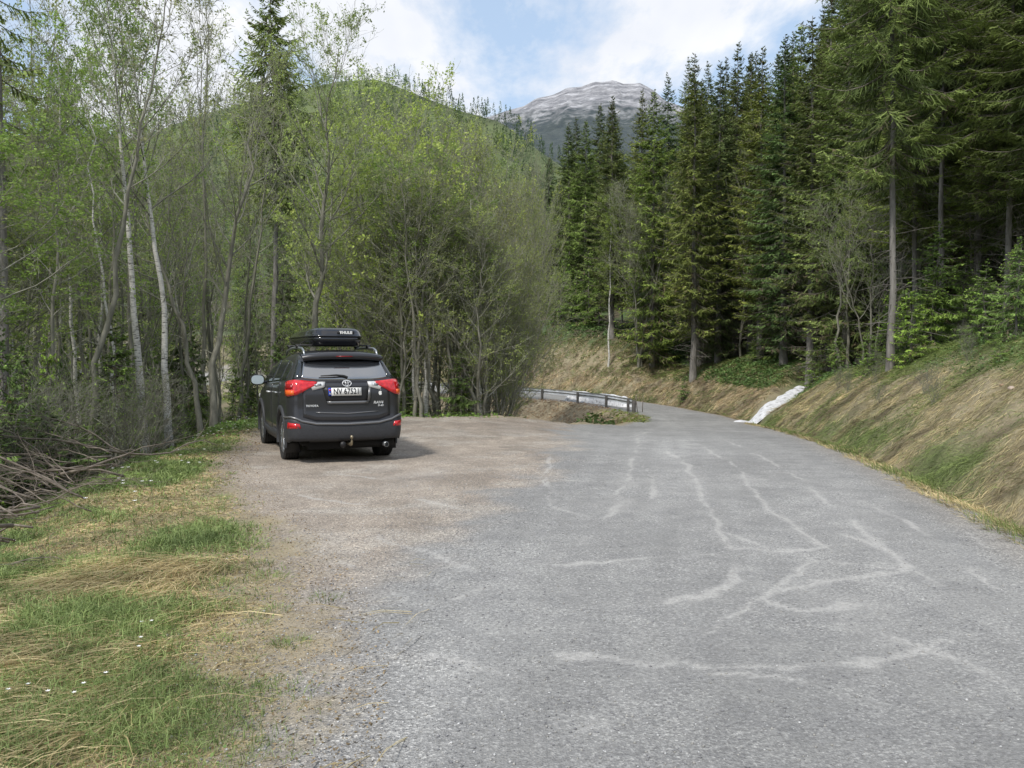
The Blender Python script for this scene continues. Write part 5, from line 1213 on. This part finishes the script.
# felled branches piled at the left edge
def branch_mesh(seed, L, r0):
    r = np.random.default_rng(seed); t = np.linspace(0, 1, 9); P = np.zeros((9, 3)); P[:, 0] = L * t; P[:, 1] = np.cumsum(r.normal(0, .05, 9)) * L * .35; P[:, 2] = .12 * L * np.sin(t * 3) * r.random() + np.cumsum(r.normal(0, .02, 9)) * L
    P -= P[0]; R = r0 * (1 - .75 * t); mb = MB(); mb.tubes(P[None], R[None], 7, cap=True)
    P1, R1 = spawn(P[None], R[None], 9, .25, 1, .7, L * .33, .03, 5, .15, .5, .003, r); mb.tubes(P1, R1, 4)
    P2, R2 = spawn(P1, R1, 4, .25, 1, .7, L * .14, .03, 4, .15, .5, .0022, r); mb.tubes(P2, R2, 3); return mb.mesh('fallen_branch', [M_dead], True)
BR = [branch_mesh(300 + i, 1.4 + .4 * i, .009 + .0032 * i) for i in range(5)]
for k in range(120):
    d = 5.7 + 6.5 * rng.random(); ex = np.interp(d, EDGE[:, 1][:60], EDGE[:, 0][:60]); x = ex + .15 - 2.2 * rng.random(); 
    o = bpy.data.objects.new('fallen_branch', BR[k % 5]); link(o); o.location = (x, d, gz(x, d) + .05 + .35 * rng.random()); s = .45 + .45 * rng.random(); rz_ = rng.normal(.2, .6) + (PI if k % 2 else 0); o.scale = (s,) * 3
    if x + s * (1.6 + .5 * (k % 5)) * math.cos(rz_) > ex + .7: rz_ += PI
    o.rotation_euler = (rng.normal(0, .4), rng.normal(-.12, .22) * (1 if math.cos(rz_) < 0 else .5), rz_)
    tag(o, 'dead branch tangled in the heap of cut brushwood at the left verge', 'branch', 'dead branches heaped along the left verge')
for k, (px, py, rz_, L, lab) in enumerate(((8, 590, .25, 4, 'thick sun-bleached branch lowest in the heap at the left edge'), (20, 545, -.30, 3, 'orange-brown broken branch poking from the left edge'), (60, 478, -.10, 4, 'long thin branch lying out over the dry verge'))):
    X0, D0 = px_to_world(px, py, -.1); o = bpy.data.objects.new('fallen_branch', BR[L]); link(o); o.scale = (.42,) * 3; o.location = (X0 - .9, D0, gz(X0 - .5, D0) + .12); o.rotation_euler = (0, .02, rz_); tag(o, lab, 'branch')

# --- right side
def right(px, d, mesh, name, label, py_top, group=None, sxy=None, rz=None): x = at(px, d); b = gz(x, d) - .1; return put(mesh, name, x, d, label, 'tree', group, hpx(d, py_top, b), rz, sxy)
NEAR = [make_spruce(120 + i, 20, .100, (2.3, 2.1, 2.5)[i], (.30, .36, .24)[i], 1.2, 1.2, ((1.0, .98, .85), (.88, .90, .80), (1.08, 1.06, .85))[i], droop=.5, fine=1.9, sparse=.10, wm=.62) for i in range(3)]
right(890, 21.0, NEAR[0], 'spruce_tree', 'straight grey-trunked spruce standing at the very top of the near bank', -330, rz=.5)
right(941, 24.5, NEAR[1], 'spruce_tree', 'pale slender spruce trunk right of the foremost trunk on the bank', -240)
right(1005, 22.5, NEAR[2], 'spruce_tree', 'spruce with a pale bare lower trunk near the right picture edge', -300)
rp = [(693, 52, 60), (652, 60, 92), (612, 66, 100), (718, 55, 66), (735, 58, 48), (760, 50, 52), (665, 66, 78), (705, 66, 66), (686, 72, 62), (640, 76, 94), (599, 84, 106), (612, 88, 104), (585, 80, 122), (568, 84, 126), (575, 92, 120), (784, 46, 40), (797, 52, 28), (775, 62, 55), (810, 40, 20), (828, 46, -8), (845, 36, -30), (860, 44, -40), (748, 66, 58), (725, 76, 62)]
for px, d, top in rp:
    x = at(px, d); placed.append((x, d)); k = rng.integers(0, 6)
    right(px, d, SPR[k], 'spruce_tree', 'tall dark spruce with bare lower stem on the forest edge beyond the bend', top, 'tall spruces along the forest edge beyond the bend', sxy=1.15)
cnt = 0; it = 0
placed += [(at(890, 21), 21), (at(941, 24.5), 24.5), (at(1005, 22.5), 22.5)]
while cnt < 190 and it < 16000:
    it += 1; d = 19 + 62 * rng.random() ** 1.1; px = 690 + 700 * rng.random(); x = at(px, d)
    z_, sd_, ou_ = ground(np.array([x]), np.array([d]), full=True); ee = sd_[0] - HW
    if sd_[0] < 0 or ee < 4.6 or poly_dist(np.array([x]), np.array([d]), GULLY)[0][0] < 2.0 or (px < 830 and d < 40) or not try_place(x, d, 1.6): continue
    tl_ = np.interp(px, [690, 735, 800, 850, 900, 1100, 1400], [75, 60, 30, -20, -60, -150, -200]); top = tl_ + abs(rng.normal(0, 25)) - (0 if px < 830 else 120 * rng.random()); b = z_[0] - .1
    near = d < 32 and px > 820; m = NEAR[rng.integers(0, 3)] if near else SPR[rng.integers(0, 6)]
    put(m, 'spruce_tree', x, d, 'dark spruce trunk and crown packed inside the forest right of the road' if not near else 'grey-trunked spruce in the open front row above the near bank', 'tree', 'spruces packed inside the right-hand forest' if not near else 'front-row spruces above the near bank', min(hpx(d, top, b), 27), sxy=.95 if near else 1.18); cnt += 1
for px, d, top in ((532, 92, 168), (548, 98, 158), (560, 88, 182), (572, 104, 150), (590, 96, 165), (600, 90, 190), (618, 100, 150), (628, 92, 170), (642, 98, 150), (655, 88, 160), (580, 86, 215), (607, 82, 225), (540, 84, 210), (668, 94, 130), (630, 80, 235), (650, 74, 240)):
    right(px, d, SPR[(0, 2, 4)[int(d) % 3]], 'spruce_tree', 'dark spruce low on the hillside behind the yellow-green birches', top, 'spruces on the slope behind the bend', sxy=1.1)
for k in range(16):
    yq = 8 + 20 * rng.random(); e = 1.3 + 2.6 * rng.random(); x = np.interp(yq, ROADC[:, 1], ROADC[:, 0]) + HW + e
    put(BUSH[k % 3], 'leafless_bush', x, yq, 'little brown twiggy bush rooted in the near grass bank', 'bush', 'little twiggy bushes on the near bank', .35 + .5 * rng.random(), sxy=.22)
BIRR = [make_decid(150 + i, 16, .075, (rng.normal(0, .6), 0), crown0=.40, blen=.17, n1=30, n2=9, n3=6, nleaf=9000, lsize=.055, lc=((.20, .27, .06), (.30, .36, .10)), birch=(i == 0), wob=.15, ang=.55) for i in range(2)]
right(608, 62, BIRR[0], 'birch_tree', 'narrow yellow-green birch at the left end of the dark spruce edge', 178, sxy=1.0)
right(622, 68, BIRR[1], 'birch_tree', 'tall yellow-green broadleaf tree just right of the narrow birch', 150, sxy=1.1)
right(640, 60, TWIG[1], 'alder_tree', 'bare grey tree in front of the spruces right of the yellow-green birches', 168, sxy=1.0)
right(768, 57, BIRR[1], 'birch_tree', 'olive broadleaf crown hanging among the spruces above the snow gully', 82, sxy=1.0)
right(838, 31, DEC[4], 'dead_tree', 'pale crooked dead tree inside the forest left of the bank trunk', 170, sxy=.6)
for k, (px, d, h, lab) in enumerate(((908, 20.5, 2.0, 'bright green young spruce right of the foremost trunk'), (935, 22.5, 3.4, 'tallest young spruce on the bank, between the two pale trunks'), (985, 17.0, 1.7, 'bushy young spruce near the top right of the bank'), (1016, 15.5, 1.9, 'young spruce cut by the right edge of the picture'), (867, 23, 1.3, 'low young spruce at the foot of the foremost trunk'), (815, 38, 2.2, 'young spruce beside the upper end of the snow tongue'), (836, 30, 1.6, 'small spruce on the rim of the bank above the snow'), (684, 50, 1.6, 'round dark young spruce on the cut bank beyond the road'), (965, 24, 2.6, 'feathery young spruce in the shade behind the front row'), (1000, 14, .55, 'knee-high spruce seedling in the dry grass of the near bank'))):
    sapling(px, d, h, lab, k % 2, sxy=h / 3.2 * 1.15)
for px, d in ((560, 74), (574, 73), (588, 71), (600, 70), (556, 82), (570, 80), (583, 84), (595, 79), (606, 83), (618, 78), (577, 88), (600, 88), (566, 90), (588, 92)):
    put(SAP[d % 2], 'spruce_sapling', at(px, d), d, 'bushy young spruce on the slope above the dry mound beyond the rail', 'young spruce', 'bushy spruces above the dry mound', 4.0 + 3 * rng.random(), sxy=2.0)
for k in range(40):
    for _ in range(50):
        d = 16 + 40 * rng.random(); px = 640 + 480 * rng.random(); x = at(px, d); z_, sd_, ou_ = ground(np.array([x]), np.array([d]), full=True)
        if sd_[0] > HW + 3.6 and sd_[0] < HW + 14 and poly_dist(np.array([x]), np.array([d]), GULLY)[0][0] > 1.5: break
    put(SAP[k % 2], 'spruce_sapling', x, d, 'young spruce in the undergrowth of the right-hand forest', 'young spruce', 'undergrowth spruces in the right-hand forest', .8 + 1.8 * rng.random())
# small stone on the bank
def rock(px, d, s, label, col=(.42, .34, .28)):
    bm = bmesh.new(); bmesh.ops.create_icosphere(bm, subdivisions=3, radius=s)
    for v in bm.verts: f = 1 + .5 * (vnoise(np.array([v.co.x / s * 1.5 + px]), np.array([v.co.y / s * 1.5 + v.co.z / s]))[0] - .5); v.co = v.co * f; v.co.z *= .65
    me = bpy.data.meshes.new('stone'); bm.to_mesh(me); bm.free(); me.materials.append(simple('stone_surface', col, .9, noise=.35, nscale=12)); o = bpy.data.objects.new('stone', me); link(o); x = at(px, d); o.location = (x, d, gz(x, d) + s * .2); tag(o, label, 'stone')
rock(1012, 12.0, .05, 'pinkish stone lying in the dry grass near the right edge'); rock(1002, 12.5, .035, 'smaller brown stone left of the pinkish one on the bank', (.30, .2, .14))
for k, (px, d, top) in enumerate(((800, 47, 95), (820, 40, 130), (846, 35, 150), (870, 30, 170), (905, 29, 120), (930, 33, 90), (970, 28, 110), (1010, 30, 60), (740, 54, 110), (780, 48, 150), (860, 42, 70), (1040, 26, 80), (700, 60, 140))):
    x = at(px, d); put(DEC[k % 7], 'alder_tree', x, d, 'thin half-bare broadleaf tree squeezed between the spruces of the right-hand forest', 'tree', 'broadleaf trees between the right-hand spruces', hpx(d, top, gz(x, d)), sxy=.6)
# --- woods on the hill
def far_wood():
    mb = MB(); r = np.random.default_rng(5); n = 9000; nv_, nu_ = HV.shape[:2]
    a = r.random(n) ** .8 * (nv_ * .80 - 2) + 1; b = r.random(n) * (nu_ - 2); i, j = a.astype(int), b.astype(int); P = HV[i, j] + r.normal(0, .8, (n, 3)) * np.array([1, 1, 0])
    for kind in (0, 1):
        cl = fbm(P[:, 0] * .02, P[:, 1] * .02 + 7, 3); m = ((cl + r.normal(0, .08, n)) < .47) if kind == 0 else ((cl + r.normal(0, .08, n)) >= .47)
        Q = P[m]; k = len(Q); dist = np.hypot(Q[:, 0], Q[:, 1]); nl = 60
        if kind == 0:   # broadleaf: cloud of leaf clumps
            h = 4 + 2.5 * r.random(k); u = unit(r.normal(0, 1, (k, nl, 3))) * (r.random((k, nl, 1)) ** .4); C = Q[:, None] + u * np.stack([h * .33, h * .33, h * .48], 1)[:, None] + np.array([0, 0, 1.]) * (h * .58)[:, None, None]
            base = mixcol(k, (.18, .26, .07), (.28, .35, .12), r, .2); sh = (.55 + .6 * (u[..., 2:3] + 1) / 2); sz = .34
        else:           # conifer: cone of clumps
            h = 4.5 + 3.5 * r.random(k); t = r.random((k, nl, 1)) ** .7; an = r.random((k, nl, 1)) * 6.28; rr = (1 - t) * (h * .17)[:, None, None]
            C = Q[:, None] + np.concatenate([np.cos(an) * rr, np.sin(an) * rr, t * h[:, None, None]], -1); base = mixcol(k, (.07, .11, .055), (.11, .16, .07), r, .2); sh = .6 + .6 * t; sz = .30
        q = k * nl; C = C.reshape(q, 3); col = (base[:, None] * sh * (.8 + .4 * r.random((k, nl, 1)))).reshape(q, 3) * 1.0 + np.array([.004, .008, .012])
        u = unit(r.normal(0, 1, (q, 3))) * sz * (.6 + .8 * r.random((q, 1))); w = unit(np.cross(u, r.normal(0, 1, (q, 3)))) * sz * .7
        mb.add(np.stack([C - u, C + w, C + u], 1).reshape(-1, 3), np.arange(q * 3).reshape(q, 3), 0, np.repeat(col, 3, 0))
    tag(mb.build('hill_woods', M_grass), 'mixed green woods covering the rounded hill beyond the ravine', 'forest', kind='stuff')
far_wood()

# ------------------------------------------------------------------ sky, sun, camera
SUN_EL, SUN_AZ = math.radians(52), math.radians(215)   # azimuth clockwise from +Y
w = bpy.data.worlds.new('World'); S.world = w; w.use_nodes = True; nt = w.node_tree; L = nt.links.new
bg = nt.nodes['Background']; bg.inputs['Strength'].default_value = .15
sky = N(nt, 'ShaderNodeTexSky', sky_type='NISHITA'); sky.sun_disc = False; sky.sun_elevation = SUN_EL; sky.sun_rotation = SUN_AZ; sky.air_density = 1.0; sky.dust_density = 1.0
tc = N(nt, 'ShaderNodeTexCoord'); sx = N(nt, 'ShaderNodeSeparateXYZ'); L(tc.outputs['Generated'], sx.inputs[0])
mx = N(nt, 'ShaderNodeMath', operation='MAXIMUM'); L(sx.outputs[2], mx.inputs[0]); mx.inputs[1].default_value = 0; ad = N(nt, 'ShaderNodeMath', operation='ADD'); L(mx.outputs[0], ad.inputs[0]); ad.inputs[1].default_value = .16
vd = N(nt, 'ShaderNodeVectorMath', operation='DIVIDE'); L(tc.outputs['Generated'], vd.inputs[0]); cb = N(nt, 'ShaderNodeCombineXYZ')
for k in range(3): L(ad.outputs[0], cb.inputs[k])
L(cb.outputs[0], vd.inputs[1]); mp = N(nt, 'ShaderNodeMapping'); mp.inputs['Location'].default_value = (1.7, 5.9, 0); mp.inputs['Scale'].default_value = (1.25, .62, .0); L(vd.outputs[0], mp.inputs[0])
nz = N(nt, 'ShaderNodeTexNoise'); nz.inputs['Scale'].default_value = 1.6; nz.inputs['Detail'].default_value = 9; nz.inputs['Roughness'].default_value = .60; nz.inputs['Distortion'].default_value = .15; L(mp.outputs[0], nz.inputs['Vector'])
cl = ramp(nt, nz.outputs[0], [(.43, (0, 0, 0)), (.55, (1, 1, 1))])
n2 = N(nt, 'ShaderNodeTexNoise'); n2.inputs['Scale'].default_value = 3.5; n2.inputs['Detail'].default_value = 6; L(mp.outputs[0], n2.inputs['Vector'])
cc = ramp(nt, n2.outputs[0], [(.3, (5.7, 5.95, 6.5)), (.7, (7.0, 7.05, 7.2))])
sk = mixc(nt, 1.0, sky.outputs[0], (1.25, 1.18, 1.12), 'MULTIPLY')
sk = mixc(nt, .6, sk, (4.2, 5.4, 7.0))
L(mixc(nt, cl, sk, cc), bg.inputs['Color'])
sl = bpy.data.lights.new('sun', 'SUN'); sl.energy = 3.2; sl.angle = math.radians(6); sl.color = (1, .95, .87)
so = bpy.data.objects.new('sun', sl); link(so)
dv = Vector((math.sin(SUN_AZ) * math.cos(SUN_EL), math.cos(SUN_AZ) * math.cos(SUN_EL), math.sin(SUN_EL))); so.rotation_euler = dv.to_track_quat('Z', 'Y').to_euler(); so.location = (0, 0, 30)
cam = bpy.data.cameras.new('camera'); co = bpy.data.objects.new('camera', cam); link(co)
cam.sensor_width = 36; cam.lens = 36 * F / 1024; cam.clip_end = 9000; cam.clip_start = .05
co.location = (0, 0, CAMZ); co.rotation_euler = (math.radians(90) - math.atan((384 - HOR) / F), 0, 0); S.camera = co
S.render.resolution_x, S.render.resolution_y = 1024, 768
S.view_settings.view_transform = 'Standard'; S.view_settings.look = 'None'; S.view_settings.exposure = 0
S.render.engine = 'CYCLES'; S.cycles.max_bounces = 5; S.cycles.diffuse_bounces = 3; S.cycles.transmission_bounces = 3; S.cycles.glossy_bounces = 3; S.cycles.use_denoising = True
